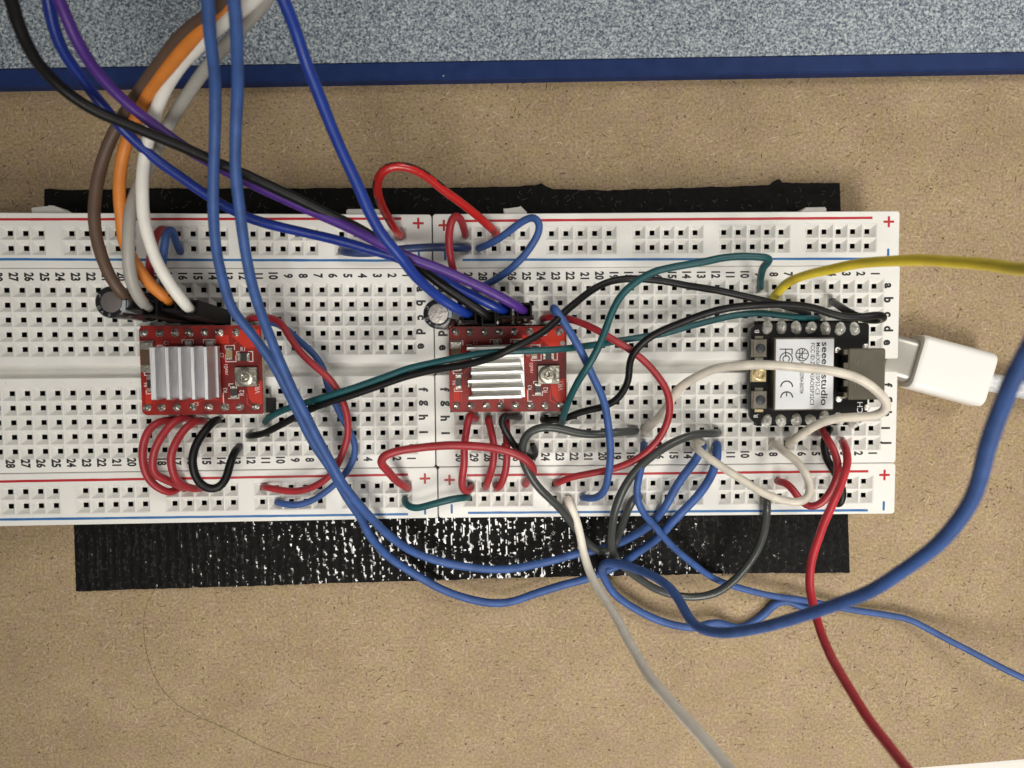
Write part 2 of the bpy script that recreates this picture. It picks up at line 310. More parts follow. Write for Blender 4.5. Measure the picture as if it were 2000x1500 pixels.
# ------------------------------------------------------------------ hook tape strips
def vnoise(nx, ny, sx, sy):
    gx, gy = int(nx/sx)+3, int(ny/sy)+3; G = rng.standard_normal((gy,gx)); X = np.arange(nx)/sx; Y = np.arange(ny)/sy
    xi = X.astype(int); yi = Y.astype(int); fx = X-xi; fy = Y-yi; fx = fx*fx*(3-2*fx); fy = fy*fy*(3-2*fy)
    a = G[np.ix_(yi,xi)]*(1-fx)+G[np.ix_(yi,xi+1)]*fx; b = G[np.ix_(yi+1,xi)]*(1-fx)+G[np.ix_(yi+1,xi+1)]*fx
    return a*(1-fy)[:,None]+b*fy[:,None]
def tape(label, outer, inner, mt, weave, zt=1.9):
    """outer, inner: plan polylines of the visible edge and of the hidden edge under the boards"""
    P0 = [tp(u,v,zt) for u,v in outer]; P1 = [tp(u,v,zt) for u,v in inner]
    def arc(P, n):
        x = np.array([p[0] for p in P]); t = np.linspace(x[0],x[-1],n); return np.stack([t, np.interp(t,x,[p[1] for p in P])],1)
    st = .24; n = int((P0[-1][0]-P0[0][0])/st); a, b = arc(P0,n), arc(P1,n); m = int(abs(a[n//2,1]-b[n//2,1])/st)
    T = np.linspace(0,1,m)[:,None,None]; G = a[None]*(1-T)+b[None]*T
    X, Y = G[...,0], G[...,1]
    G = G+np.stack([vnoise(n,m,1.2,6)*0, vnoise(n,m,5,9999 if m < 9999 else m)*.05*(1-T[...,0])],-1)
    if weave:
        wx = X+.24*vnoise(n,m,10,8); wy = Y+.30*vnoise(n,m,12,7)
        cx_i = np.floor(wx/1.75); px_ = wx-(cx_i+.5)*1.75; wy2 = wy+.72*(cx_i%2); py_ = wy2-(np.floor(wy2/1.45)+.5)*1.45
        cell = np.sin(cx_i*12.9898+np.floor(wy2/1.45)*78.233)*43758.5453; cell = cell-np.floor(cell)
        pit = np.exp(-(px_**2+(py_*.8)**2)/(.20+.10*cell)); seam = np.exp(-((np.abs(px_)-.875)/.16)**2)
        H = .34-.15*pit*(.45+.75*cell)-.03*seam+.008*vnoise(n,m,1.5,1.5)+.014*vnoise(n,m,3,3.5)+.016*vnoise(n,m,3,9)+.03*vnoise(n,m,14,12)
    else:
        H = .035*vnoise(n,m,1.3,1.3)+.03*vnoise(n,m,4,3)+.06*vnoise(n,m,14,9)+.05*np.abs(np.sin(math.pi*X/2.0))
    Z = zt+H-.35; E = 2
    v = [(G[j,i,0],G[j,i,1],Z[j,i]) for j in range(m) for i in range(n)]; Fc = [(j*n+i,j*n+i+1,(j+1)*n+i+1,(j+1)*n+i) for j in range(m-1) for i in range(n-1)]
    mi = [0]*len(Fc)
    if weave:
        pm = (pit*(.45+.75*cell) > .12+.05*vnoise(n,m,2,2))|(seam > .55+.30*vnoise(n,m,3,5)); pm = pm|(vnoise(n,m,6,3) > .8)
        mi = [1 if pm[j,i] else 0 for j in range(m-1) for i in range(n-1)]
    if a[0,1] > b[0,1]: Fc = [f[::-1] for f in Fc]
    edge = [i for i in range(n)]+[(j*n+n-1) for j in range(1,m)]+[(m-1)*n+i for i in range(n-2,-1,-1)]+[j*n for j in range(m-2,0,-1)]
    o = len(v); v += [(v[i][0],v[i][1],.01) for i in edge]; k = len(edge)
    Fc += [(edge[i],edge[(i+1)%k],o+(i+1)%k,o+i) for i in range(k)]
    mb = MB(); mb.add(v, Fc); mb.m = mi+[0]*(len(Fc)-len(mi)); c = (G[m//2,n//2,0],G[m//2,n//2,1],0)
    ob = mb.build('hook_tape_strip', mt, at=c, smooth=True); tag(ob, label, 'fastening tape', 'black tape strips under the breadboards'); return ob, (X,Y,Z)
_, low = tape('wide glossy woven black tape strip sticking out below the breadboards', [(148,1155),(400,1148),(700,1138),(1000,1129),(1250,1124),(1450,1120),(1660,1119)], [(139,880),(1652,870)], [M['tape'], M['tapef']], True)
_, upx = tape('narrow dull black tape strip sticking out above the breadboards, its edge ragged', [(84,367),(140,371),(250,367),(500,367),(800,366),(980,365),(1046,361),(1058,357),(1066,362),(1080,368),(1180,371),(1300,367),(1440,363),(1506,360),(1516,350),(1524,349),(1530,357),(1642,357)], [(86,560),(1648,545)], M['tapef'], False)
# lint on the upper strip
mb = MB()
for i in range(150):
    u = random.uniform(100,1630); v = random.uniform(374,412); p = tp(u,v,2.2); a = random.random()*6.28; ln = random.uniform(.3,1.6); P = []
    for j in range(5): P.append(p+np.array([0,0,.05*random.random()])); p = p+np.array([math.cos(a),math.sin(a),0])*ln/5; a += random.gauss(0,.6)
    mb.tube(P, .022, 3, False)
tag(mb.build('lint', M['lint'], at=tp(900,395,2)), kind='stuff', label='pale lint fibres caught on the upper tape strip')

# ------------------------------------------------------------------ breadboards
PW, PG = .43, 1.10
def socket_grid(mb, fr, xs, ys, x0, x1, y0, y1, zt):
    """flat face from (x0,y0) to (x1,y1) at zt with a funnel and a well at every (x in xs, y in ys)"""
    hx = 1.15
    bx = [x0]; 
    for x in sorted(xs): bx += [x-1.27, x+1.27]
    bx.append(x1); by = [y0]
    for y in sorted(ys): by += [y-1.27, y+1.27]
    by.append(y1)
    def uniq(l):
        o = []
        for a in l:
            if not o or a-o[-1] > 1e-4: o.append(a)
        return o
    bx, by = uniq(bx), uniq(by); W = fr.w
    for i in range(len(bx)-1):
        for j in range(len(by)-1):
            xa,xb,ya,yb = bx[i],bx[i+1],by[j],by[j+1]; xm,ym = (xa+xb)/2,(ya+yb)/2
            if any(abs(xm-x) < .01 for x in xs) and any(abs(ym-y) < .01 for y in ys):
                rings = [(1.27,zt-.03),(1.18,zt-.04),(1.05,zt-.16),(.66,zt-.70),(.50,zt-.93),(PW,zt-1.0)]
                def ring(h,z,c=0): return [W(xm-h,ym-h,z),W(xm+h,ym-h,z),W(xm+h,ym+h,z),W(xm-h,ym+h,z)]
                vs = []
                for h,z in rings: vs += ring(h,z)
                fs = [(4*k+a,4*k+(a+1)%4,4*k+4+(a+1)%4,4*k+4+a) for k in range(len(rings)-1) for a in range(4)]
                mb.add(vs, fs, 0)
                mb.add(ring(PW,zt-1.0)+ring(PW,zt-6.4), [(a,(a+1)%4,4+(a+1)%4,4+a) for a in range(4)]+[(4,5,6,7)], 1)
            else: mb.add([W(xa,ya,zt),W(xb,ya,zt),W(xb,yb,zt),W(xa,yb,zt)], [(0,1,2,3)], 0)
def module(mb, fr, X0, X1, Y0, Y1, xs, ys, zt=1.0, depth=8.5, r=.55, rs=None):
    e = .62; x0,x1,y0,y1 = X0+e,X1-e,Y0+e,Y1-e
    socket_grid(mb, fr, xs, ys, x0, x1, y0, y1, zt)
    k = 5; out = []; b = .13; rs = rs or [r]*4
    cor = [(X1,Y1,0,x1,y1),(X0,Y1,90,x0,y1),(X0,Y0,180,x0,y0),(X1,Y0,270,x1,y0)]
    def ringpts(ins):
        P = []
        for ci,(qx,qy,a0,ix,iy) in enumerate(cor):
            rr = rs[ci]; sx = -1 if qx == X1 else 1; sy = -1 if qy == Y1 else 1; ccx, ccy = qx+sx*rr, qy+sy*rr; rad = max(rr-ins,.01)
            P.append([(ccx+rad*math.cos(math.radians(a0+90*j/k)), ccy+rad*math.sin(math.radians(a0+90*j/k))) for j in range(k+1)])
        return P
    top = ringpts(b); oth = ringpts(0); W = fr.w
    for ci in range(4):
        ix,iy = cor[ci][3:]; nx,ny = cor[(ci+1)%4][3:]
        mb.add([W(ix,iy,zt)]+[W(x,y,zt) for x,y in top[ci]], [(0,j+1,j+2) for j in range(k)])
        a = top[ci][-1]; c = top[(ci+1)%4][0]; mb.add([W(ix,iy,zt),W(*a,zt),W(*c,zt),W(nx,ny,zt)], [(0,1,2,3)])
    fl = [p for c in top for p in c]; fo = [p for c in oth for p in c]; n = len(fl)
    mb.add([W(x,y,zt) for x,y in fl]+[W(x,y,zt-b*.45) for x,y in [( (fl[i][0]+fo[i][0]*2)/3,(fl[i][1]+fo[i][1]*2)/3) for i in range(n)]]+[W(x,y,zt-b) for x,y in fo]+[W(x,y,zt-depth) for x,y in fo],
           [(j*n+i,(j+1)*n+i,(j+1)*n+(i+1)%n,j*n+(i+1)%n) for j in range(3) for i in range(n)]+[tuple(3*n+i for i in range(n-1,-1,-1))])
GT, GB, OT, OB = 7.104754, 7.046396, 4.007793, 3.693675
RY = {'P1':GT+PITCH,'P2':GT,'P3':-11*PITCH-GB,'P4':-12*PITCH-GB}
MIDX = [-i*PITCH for i in range(1,31)]
RAIL = [i for i in range(0,29) if i%6 != 5]
UPY = [-r*PITCH for r in range(5)]; LOY = [-r*PITCH for r in range(7,12)]
INK = .018
def ink_line(mb, fr, p, q, wd, zt=1.0+INK):
    a = fr.loc(*p,1.0); b = fr.loc(*q,1.0); n = 40; vs = []
    for i in range(n+1):
        t = i/n; x = a[0]+(b[0]-a[0])*t; y = a[1]+(b[1]-a[1])*t; j1 = random.gauss(0,.012); j2 = random.gauss(0,.012)
        vs += [fr.w(x,y-wd/2+j1,zt),fr.w(x,y+wd/2+j2,zt)]
    mb.add(vs, [(2*i,2*i+2,2*i+3,2*i+1) for i in range(n)])
def sign(mb, fr, p, kind, ln=1.95, wd=.40):
    x,y,_ = fr.loc(*p,1.0); z = 1.0+INK
    def bar(hx,hy,zz):
        c = .12; P = [(-hx,-hy+c),(-hx+c,-hy),(hx-c,-hy),(hx,-hy+c),(hx,hy-c),(hx-c,hy),(-hx+c,hy),(-hx,hy-c)]
        mb.add([fr.w(x+a,y+b,zz) for a,b in P], [tuple(range(8))])
    if kind == '+': bar(ln/2,wd/2,z); bar(wd/2,ln/2,z+.004)
    else: bar(wd/2,.86,z)
def rot_place(fr, x, y, z): return lambda a,b: fr.w(x+b, y-a, z)      # lettering turned a quarter clockwise
def rot_ccw(fr, x, y, z): return lambda a,b: fr.w(x-b, y+a, z)
def flat(fr, x, y, z): return lambda a,b: fr.w(x+a, y+b, z)
def breadboard(fr, d):
    root = thing('breadboard', fr.w(*d['at']), d['label'], 'breadboard', 'white breadboards clipped side by side')
    W = M['white']; mats = [W, M['well_metal']]
    X0,X1,Y0,Y1 = d['top']; mb = MB(); module(mb, fr, X0,X1,Y0,Y1, [-i*PITCH-OT for i in RAIL], [RY['P1'],RY['P2']])
    t = mb.build('power_rail', mats, root); tag(t, label='power rail along the upper edge')
    X0,X1,Y0,Y1 = d['bot']; mb = MB(); module(mb, fr, X0,X1,Y0,Y1, [-i*PITCH-OB for i in RAIL], [RY['P3'],RY['P4']])
    bt = mb.build('power_rail', mats, root); tag(bt, label='power rail along the lower edge')
    X0,X1,Y0,Y1 = d['mid']; g1,g0 = -5.5*PITCH+1.12, -5.5*PITCH-1.12; mb = MB()
    module(mb, fr, X0,X1,g1,Y1, MIDX, UPY, rs=[.5,.5,.25,.3]); module(mb, fr, X0,X1,Y0,g0, MIDX, LOY, rs=[.5,.25,.5,.5])
    boxl(fr, X0+.05, X1-d['notch'], g0-.02, g1+.02, -7.4, -1.5, mb)
    ms = mb.build('terminal_strip', mats, root)
    # printed marks
    for par, nm, key in ((t,'top',0),(bt,'bot',1)):
        r_, b_ = d['lines'][key]; mb = MB(); ink_line(mb, fr, *r_, .44); mb.build('red_line', M['ink_red'], par)
        mb = MB(); ink_line(mb, fr, *b_, .42); mb.build('blue_line', M['ink_blue'], par)
        for p in d['plus'][key]: mb = MB(); sign(mb, fr, p, '+'); mb.build('plus_sign', M['ink_red'], par)
        for p in d['minus'][key]: mb = MB(); sign(mb, fr, p, '|'); mb.build('minus_sign', M['ink_blue'], par)
    for (ka,pa),(kb,pb) in d['nums']:
        a, b = fr.loc(*pa,1.0), fr.loc(*pb,1.0)
        for k in range(1,31):
            t_ = (k-ka)/(kb-ka); x = a[0]+(b[0]-a[0])*t_; y = a[1]+(b[1]-a[1])*t_
            mb = MB(); tmesh(mb, str(k), rot_place(fr, x, y, 1.0+INK), 1.50, bold=.042, squeeze=.70); mb.build('printed_number', M['ink_black'], ms)
    for s,p in d['letters']:
        x,y,_ = fr.loc(*p,1.0); mb = MB(); tmesh(mb, s, rot_place(fr, x, y, 1.0+INK), 1.58, bold=.045, centre=True, squeeze=.92)
        mb.build('printed_letter', M['ink_black'], ms)
    for P in d['tabs']:
        mb = MB(); mb.prism([fr.px(u,v,-1.6) for u,v in P][::-1], fr.w(0,0,-4.5)-fr.w(0,0,0), 0, .15); mb.build('locking_tab', M['tab'], root)
    # spring contacts glimpsed in the sockets
    mb = MB()
    pts = [(-i*PITCH-OT,y) for i in RAIL for y in (RY['P1'],RY['P2'])]+[(-i*PITCH-OB,y) for i in RAIL for y in (RY['P3'],RY['P4'])]
    pts += [(x,y) for x in MIDX for y in UPY+LOY]
    for x,y in pts:
        z = -1.5-random.random()*.5; j = random.uniform(-.08,.08)
        if random.random() < .75: mb.add([fr.w(x-.41,y-.41,z),fr.w(x+.41,y-.41,z),fr.w(x+.41,y-.10+j,z-1.6),fr.w(x-.41,y-.10+j,z-1.6)], [(0,1,2,3)])
        else: mb.add([fr.w(x-.41,y-.41,z),fr.w(x-.41,y+.41,z),fr.w(x-.1+j,y+.41,z-1.6),fr.w(x-.1+j,y-.41,z-1.6)], [(3,2,1,0)])
    tag(mb.build('spring_contacts', M['contact'], root), kind='stuff')
    mb = MB()
    for i in range(110):
        q = random.choice([d['top'],d['bot'],d['mid'],d['mid']]); x,y = random.uniform(q[0]+1,q[1]-1),random.uniform(q[2]+.6,q[3]-.6); a = random.random()*3.1; ln = random.choice((.08,.1,.12,.5,.9)); wd = .05 if ln > .3 else .09
        if ln > .3 and abs(y+5.5*PITCH) > 2.6: ln = .12
        if abs(y+5.5*PITCH) < 1.3: continue
        ca,sa = math.cos(a)*ln/2, math.sin(a)*ln/2; z = 1.0+INK+.004
        mb.add([fr.w(x-ca,y-sa,z),fr.w(x+sa*wd/ln,y-ca*wd/ln,z),fr.w(x+ca,y+sa,z),fr.w(x-sa*wd/ln,y+ca*wd/ln,z)], [(0,1,2,3)])
    tag(mb.build('dust_specks', M['fib_m'], root), kind='stuff')
    return root
M['contact'] = mat('spring_contact', (.17,.15,.125), .33, .9, noise=.6, nscale=1.7)
def rect(fr, TLp, TRp, BRp, BLp):
    a,b,c,d_ = [fr.loc(*p,1.0) for p in (TLp,TRp,BRp,BLp)]
    return ((a[0]+d_[0])/2, (b[0]+c[0])/2, (c[1]+d_[1])/2, (a[1]+b[1])/2)
rt = rect(R,(844.5,417),(1758,413),(1755.5,519.3),(846.3,522.2)); rm = rect(R,(846.5,522.7),(1756,520),(1752,903.7),(852.5,911)); rb = rect(R,(855.5,912.2),(1749,905.2),(1748,1003),(856.5,1012))
breadboard(R, dict(at=(-38,-14,-7), label='right-hand white breadboard carrying the black controller board', top=rt, mid=rm, bot=rb, notch=1.3,
  lines=[(((902,431.5),(1704,425.5)),((903,507.6),(1703,505.3))), (((912,928.5),(1696,920.3)),((914,1001.6),(1695,996.6)))],
  plus=[[(1736,433),(867,440)],[(1727.5,927.6),(878,937.3)]], minus=[[(1734.7,495),(869.5,499.5)],[(1726,988),(882.3,994)]],
  nums=[((1,(1710,534.5)),(29,(915,540))), ((1,(1705,885)),(24,(1066,892.3)))],
  letters=[(s,(1734+dx,y)) for s,dx,y in (('a',0,558),('b',1.5,585.7),('c',-1,614),('d',1.5,642),('e',-2,669),('f',0,752),('g',0,780),('h',-1,808),('i',-4,836),('j',-4,864.3))]
    +[(s,(864+dx,y)) for s,dx,y in (('a',-2,567),('b',0,595),('c',-1,623),('d',1,651),('e',0,679),('f',5,761),('g',5,788),('h',5.5,817),('i',6.5,846),('j',7,874))],
  tabs=[[(983,407),(1007,407),(1017,402),(1029,414),(1029,421),(985,421)],[(1562,414),(1574,405),(1612,404),(1615,408),(1613,419),(1562,419)]]))
lt = rect(L,(0,416),(842.5,418),(843.8,522.7),(0,524.2)); lm = rect(L,(0,525),(844.3,523.6),(851.5,913),(0,923.3)); lb = rect(L,(0,924.3),(853.5,914.4),(855,1013),(0,1026.5))
for q in (lt,lm,lb): pass
lt = (lt[1]-82.9,)+lt[1:]; lm = (lm[1]-82.9,)+lm[1:]; lb = (lb[1]-82.9,)+lb[1:]
breadboard(L, dict(at=(-38,-14,-7), label='left-hand white breadboard running out of the picture, with the driver under the grey heat sink', top=lt, mid=lm, bot=lb, notch=0,
  lines=[(((-60,428.7),(784,427)),((-60,506.2),(797,509))), (((-60,941.5),(797,927)),((-60,1015.6),(797,1004.3)))],
  plus=[[(817,436)],[(830,934.6)]], minus=[[(818,497)],[(830.3,996)]],
  nums=[((1,(795,538)),(27,(27,541))), ((4,(719.5,896.5)),(28,(21,906)))],
  letters=[(s,(821.5+dx,y)) for s,dx,y in (('a',-1.5,565),('b',.5,592),('c',0,620),('d',.5,647.5),('e',.5,676),('f',5.5,761),('g',5.5,787),('h',5.5,815),('i',6,844),('j',7.5,872))],
  tabs=[[(60,407),(62,405),(86,405),(94,401),(103,401),(112,407),(137,414),(137,420),(62,420)],[(676,411),(679,408),(738,408),(741,411),(741,422),(676,422)]]))

# ------------------------------------------------------------------ driver boards
def solder(fr, u, v, h, mt, parent, r=.62, hh=.5, pin=True, stretch=1.0, name='solder_joint'):
    mb = MB(); x,y,_ = fr.loc(u,v,h); z = h
    prof = [(1.0,0),(1.0,.06),(.82,.28),(.52,.62),(.28,.86),(.02,1.0)]
    n = 12; vs = []; jx, jy = random.gauss(0,.08), random.gauss(0,.08)
    for rr,t in prof:
        for k in range(n):
            a = 2*math.pi*k/n; q = r*rr*(1+.10*math.sin(2*a+jx*30)+.05*random.gauss(0,1)*(0 if t in(0,1) else 1))
            vs.append(fr.w(x+q*math.cos(a)+jx*t, y+q*math.sin(a)*stretch+jy*t, z+hh*t))
    mb.add(vs, [(i*n+k,i*n+(k+1)%n,(i+1)*n+(k+1)%n,(i+1)*n+k) for i in range(len(prof)-1) for k in range(n)])
    o = mb.build(name, M[mt], parent, smooth=True)
    if pin:
        mb = MB(); q = .20; boxl(fr, x+jx*.6-.22-q, x+jx*.6-.22+q, y-q, y+q, z, z+hh+.28, mb, 0, .08); mb.build('pin_tip', M['tin'], o)
    return o
def smd(fr, u0, v0, u1, v1, h, ht, body, parent, name, vert=True):
    root = None; a = fr.loc(u0,v1,h+ht); b = fr.loc(u1,v0,h+ht); mb = MB(); boxl(fr,a[0],b[0],a[1],b[1],h,h+ht,mb,0,.05)
    o = mb.build(name, M[body], parent); mb = MB(); e = .24
    if vert:
        L_ = b[1]-a[1]
        for y0,y1 in ((a[1]-.03,a[1]+L_*e),(b[1]-L_*e,b[1]+.03)): boxl(fr,a[0]-.03,b[0]+.03,y0,y1,h+.004,h+ht+.03,mb,0,.05)
    else:
        L_ = b[0]-a[0]
        for x0,x1 in ((a[0]-.03,a[0]+L_*e),(b[0]-L_*e,b[0]+.03)): boxl(fr,x0,x1,a[1]-.03,b[1]+.03,h+.004,h+ht+.03,mb,0,.05)
    mb.build('end_cap', M['endcap'], o); return o
def bracket(mb, fr, pts, h, wd=.14):
    P = [fr.loc(u,v,h)[:2] for u,v in pts]
    for a,b in zip(P[:-1],P[1:]):
        t = (b-a)/np.linalg.norm(b-a); n_ = np.array([-t[1],t[0]])*wd/2; a = a-t*wd/2; b = b+t*wd/2
        z = h+.012+random.random()*.004; mb.add([fr.w(*(a-n_),z),fr.w(*(b-n_),z),fr.w(*(b+n_),z),fr.w(*(a+n_),z)], [(0,1,2,3)])
def driver(fr, T, label, tops, bots, tm, hs, dirt):
    """T maps the plan of the board (0..240 x 0..172) to picture plan"""
    h = 4.6
    c = fr.loc(*T(120,86),h); root = thing('motor_driver_board', fr.w(c[0],c[1],h-1.6), label, 'circuit board', 'red motor driver boards')
    a = fr.loc(*T(0,172),h); b = fr.loc(*T(240,0),h); mb = MB()
    ang = math.atan2((fr.loc(*T(240,86),h)-fr.loc(*T(0,86),h))[1],(fr.loc(*T(240,86),h)-fr.loc(*T(0,86),h))[0])
    x0,x1,y0,y1 = a[0],b[0],a[1],b[1]
    rbox(fr,x0,x1,y0,y1,h-1.55,h,.5,mb,0,0,rs=[.35,.9,.9,.35]); pcb = mb.build('circuit_board', M['pcb_red'], root)
    mb = MB(); rbox(fr,x0-.03,x1+.03,y0-.03,y1+.03,h-1.45,h-.12,.5,mb,0,0,rs=[.35,.9,.9,.35]); mb.build('board_edge', M['pcb_edge'], pcb)
    mb = MB()   # copper areas and traces showing through the mask
    for P in ([(182,20),(206,42),(236,42),(236,8),(182,8)],[(206,112),(236,106),(236,150),(222,158),(210,140)],[(8,110),(20,110),(20,150),(8,150)],[(150,18),(176,18),(176,34),(150,34)]):
        z = h+.006; mb.add([fr.w(*fr.loc(*T(*p),h)[:2],z) for p in P][::-1], [tuple(range(len(P)))])
    tr = MB()
    for P in ([(206,132),(206,150),(222,160)],[(216,110),(216,140),(228,156)],[(12,100),(12,150)],[(24,100),(24,150)],[(162,60),(170,66),(170,96)],[(30,92),(46,76)],[(180,40),(196,26),(196,14)],[(60,30),(80,30),(92,20)],[(110,150),(118,142),(150,142)],[(60,144),(74,136),(74,128)],[(150,120),(158,130),(158,146)],[(130,20),(130,34)],[(100,22),(100,34)]):
        bracket(tr, fr, [T(*p) for p in P], h-.004, .16)
    mb.build('copper_area', M['pcb_trace'], pcb); tr.build('trace', M['pcb_trace'], pcb)
    s = MB(); br = lambda P: bracket(s, fr, [T(*p) for p in P], h)
    br([(4,28),(28,28),(28,36)]); br([(84,32),(84,26),(106,26),(106,32)]); br([(126,32),(126,26),(148,26),(148,32)])
    br([(168,44),(168,38),(186,38),(186,46)]); br([(168,56),(168,69),(188,69),(188,58)]); br([(190,56),(190,50),(195,50)]); br([(213,50),(221,50),(221,69),(213,69)])
    br([(6,82),(6,88),(22,88)]); br([(26,94),(8,94),(8,88)]); br([(10,124),(10,130),(26,130)]); br([(36,38),(36,36),(46,36)]); 
    br([(172,116),(172,112),(180,112)]); br([(170,140),(190,140),(190,132)]); br([(160,130),(160,152),(168,152)])
    for txt,p,kind,cap in (('C1',(53,31),0,6),('R1',(202,45),0,7),('R2',(196,129),1,7.5),('VR1',(227,122),1,8.5),('R3',(164,124),1,6.5),('C7',(161,56),1,5.5),('R6',(9,112),1,6),('rev01',(167,84),1,6.5),('C5',(106,150),0,6)):
        x,y,_ = fr.loc(*T(*p),h); k = cap/11.7*1.0; tmesh(s, txt, (flat,rot_ccw)[kind](fr,x,y,h+.014), k*1.22, bold=.004, squeeze=.86)
    s.build('silkscreen', M['silk'], pcb)
    for row,rowy in ((tops,0),(bots,1)):
        (ua,va),(ub,vb) = row[0],row[-1]; a_ = fr.loc(ua,va,h); b_ = fr.loc(ub,vb,h); mb = MB()
        boxl(fr, a_[0]-1.25, b_[0]+(2.5 if fr is L and row is bots else 1.25), (a_[1]+b_[1])/2-1.22, (a_[1]+b_[1])/2+1.22, 1.05, h-1.56, mb, 0, 0.0)
        for i in range(8):
            x = a_[0]+(b_[0]-a_[0])*i/7; boxl(fr,x-.3,x+.3,(a_[1]+b_[1])/2-.3,(a_[1]+b_[1])/2+.3,-2.5,1.05,mb)
        mb.build('pin_header', M['hdr'], root)
    for i,(u,v) in enumerate(tops): solder(fr,u,v,h,'flux', root, .66, .42, pin=True)
    for i,(u,v) in enumerate(bots): solder(fr,u,v,h,'flux', root, .66, .42, pin=True)
    q = lambda p: T(*p)
    def S_(u0,v0,u1,v1,*a_,**k): return smd(fr,*T(u0,v0),*T(u1,v1),h,*a_,**k)
    tag(S_(4,30,24,88,.8,'mlcc',root,'ceramic_capacitor'), label='large brown chip capacitor by the board corner')
    tag(S_(169,42,180,66,.55,'mlcc2',root,'ceramic_capacitor'), label='small tan chip capacitor')
    tag(S_(192,52,214,68,.4,'chip',root,'chip_resistor',vert=False), label='chip resistor beside the R1 mark')
    tag(S_(175,116,187,140,.4,'chip',root,'chip_resistor'), label='chip resistor beside the R2 mark')
    tag(S_(13,96,24,126,.4,'chip',root,'chip_resistor'), label='chip resistor beside the R6 mark')
    mb = MB()
    S_(90,28,102,40,.5,'grypad',root,'chip_capacitor'); S_(131,28,145,40,.5,'grypad',root,'chip_capacitor'); S_(38,112,50,122,.5,'mlcc2',root,'chip_capacitor',vert=False)
    mb = MB(); x,y,_ = fr.loc(*T(232,35),h); mb.lathe(fr.w(x,y,h+.005), fr.n, [(.42,0),(.40,.03)], 16); mb.build('test_pad', M['grypad'], root)
    # trimmer
    hp = h+1.5; a = fr.loc(*T(181,118),hp); b = fr.loc(*T(226,80),hp); mb = MB(); boxl(fr,a[0],b[0],a[1],b[1],h+.01,hp-.55,mb,0,.1)
    tr_ = mb.build('trimmer', M['button'], root); cx_ = a[0]+(b[1]-a[1])*.5; cy_ = (a[1]+b[1])/2; r = (b[1]-a[1])*.47
    mb = MB(); mb.lathe(fr.w(cx_,cy_,h+.5), fr.n, [(r,0),(r,.62),(r*.93,.70),(r*.55,.70),(r*.50,.58),(r*.34,.58),(r*.31,.74),(r*.20,.76),(r*.13,.60),(.02,.60)], 28)
    mb.build('dial', M['pot'], tr_, smooth=True); mb = MB()
    for ax in (0,1):
        hx,hy = (r*.46,r*.17) if ax else (r*.17,r*.46); boxl(fr,cx_-hx,cx_+hx,cy_-hy,cy_+hy,h+1.0,h+1.215+ax*.004,mb,0,.03)
    mb.build('cross_slot', M['button'], tr_); mb = MB(); mb.lathe(fr.w(cx_,cy_,h+1.0), fr.n, [(r*.36,0),(r*.36,.40),(r*.28,.46),(r*.19,.40),(r*.15,.20),(.02,.2)], 20); mb.build('rivet', M['pot'], tr_, smooth=True)
    mb = MB()
    for yy in (.22,.5,.78): y_ = a[1]+(b[1]-a[1])*yy; boxl(fr,b[0]-.75,b[0]-.05,y_-.28,y_+.28,hp-.6,hp-.35,mb,0,.06)
    mb.build('terminal', M['endcap'], tr_)
    # chip and heat sink
    a = fr.loc(*T(60,140),h+.9); b = fr.loc(*T(140,50),h+.9); mb = MB(); boxl(fr,a[0],b[0],a[1],b[1],h+.01,h+.9,mb,0,.05); mb.build('driver_chip', M['chip'], root)
    hs(root, h+.92)
    return root
def sink1(root, z):
    fr = L; top = z+5.0; x = [fr.loc(u,728,top)[0] for u in (300.5,326.8,351.5,376.5,401.8)]; ya,yb = fr.loc(350,781,top)[1], fr.loc(350,677,top)[1]
    mb = MB(); fw = .62; boxl(fr,x[0]-fw,x[-1]+fw,ya,yb,z,z+1.1,mb,0,.05)
    o = mb.build('heat_sink', M['alu'], root); tag(o, label='dull grey heat sink with upright fins')
    for i,xx in enumerate(x):
        mb = MB(); boxl(fr,xx-.36 if i else xx-.62,xx+.36,ya-.01*i,yb+.01*i,z+1.06,top,mb,0,.14)
        mb.build('fin', M['alu'], o)
def sink2(root, z):
    fr = R; top = z+4.6; c = fr.loc(972,727,top); cx_,cy_ = c[0],c[1]; W_,H_ = 8.9,9.0
    tl = math.radians(2.0); rz = math.radians(1.2)
    def P(x,y,zz):   # knocked slightly over towards the lower edge
        x2 = x*math.cos(rz)-y*math.sin(rz); y2 = x*math.sin(rz)+y*math.cos(rz)
        y3 = y2*math.cos(tl)+(zz-z)*math.sin(tl)*-.5; z3 = (zz-z)*math.cos(tl)+(y2+H_/2)*math.sin(tl)
        return fr.w(cx_+x2, cy_+y3, z+z3+.02)
    def bx(mb,x0,x1,y0,y1,z0,z1,bev): mb.prism([P(x0,y0,z1),P(x1,y0,z1),P(x1,y1,z1),P(x0,y1,z1)], P(x0,y0,z0)-P(x0,y0,z1), 0, bev)
    mb = MB(); bx(mb,-W_/2,W_/2,-H_/2,H_/2,z,z+1.0,.05); o = mb.build('heat_sink', M['alu2'], root); tag(o, label='bright scuffed heat sink with sideways fins')
    n = 7
    for i in range(n):
        y = -H_/2+.42+(H_-.84)*i/(n-1); e = .32 if i%2 else 0.0; mb = MB(); fh = random.uniform(-.12,.12); k = .30
        bx(mb,-W_/2-(.55 if i%2 == 0 else 0),W_/2-.55+(.35 if i%2 else 0),y-k,y+k,z+.9,z+4.2+fh,.12)
        mb.build('fin', M['alu2'], o)
def T1(x,y): # driver on the left board
    u = 270+x; v = 639+y; return (u+ (8*y/172), v-3*(x/240)*(1-y/172)-.5*x/240)
def T2(x,y): return (877+x*229/240+ 1.5*y/172, 639.5+y*(165.5/172)-3*x/240)
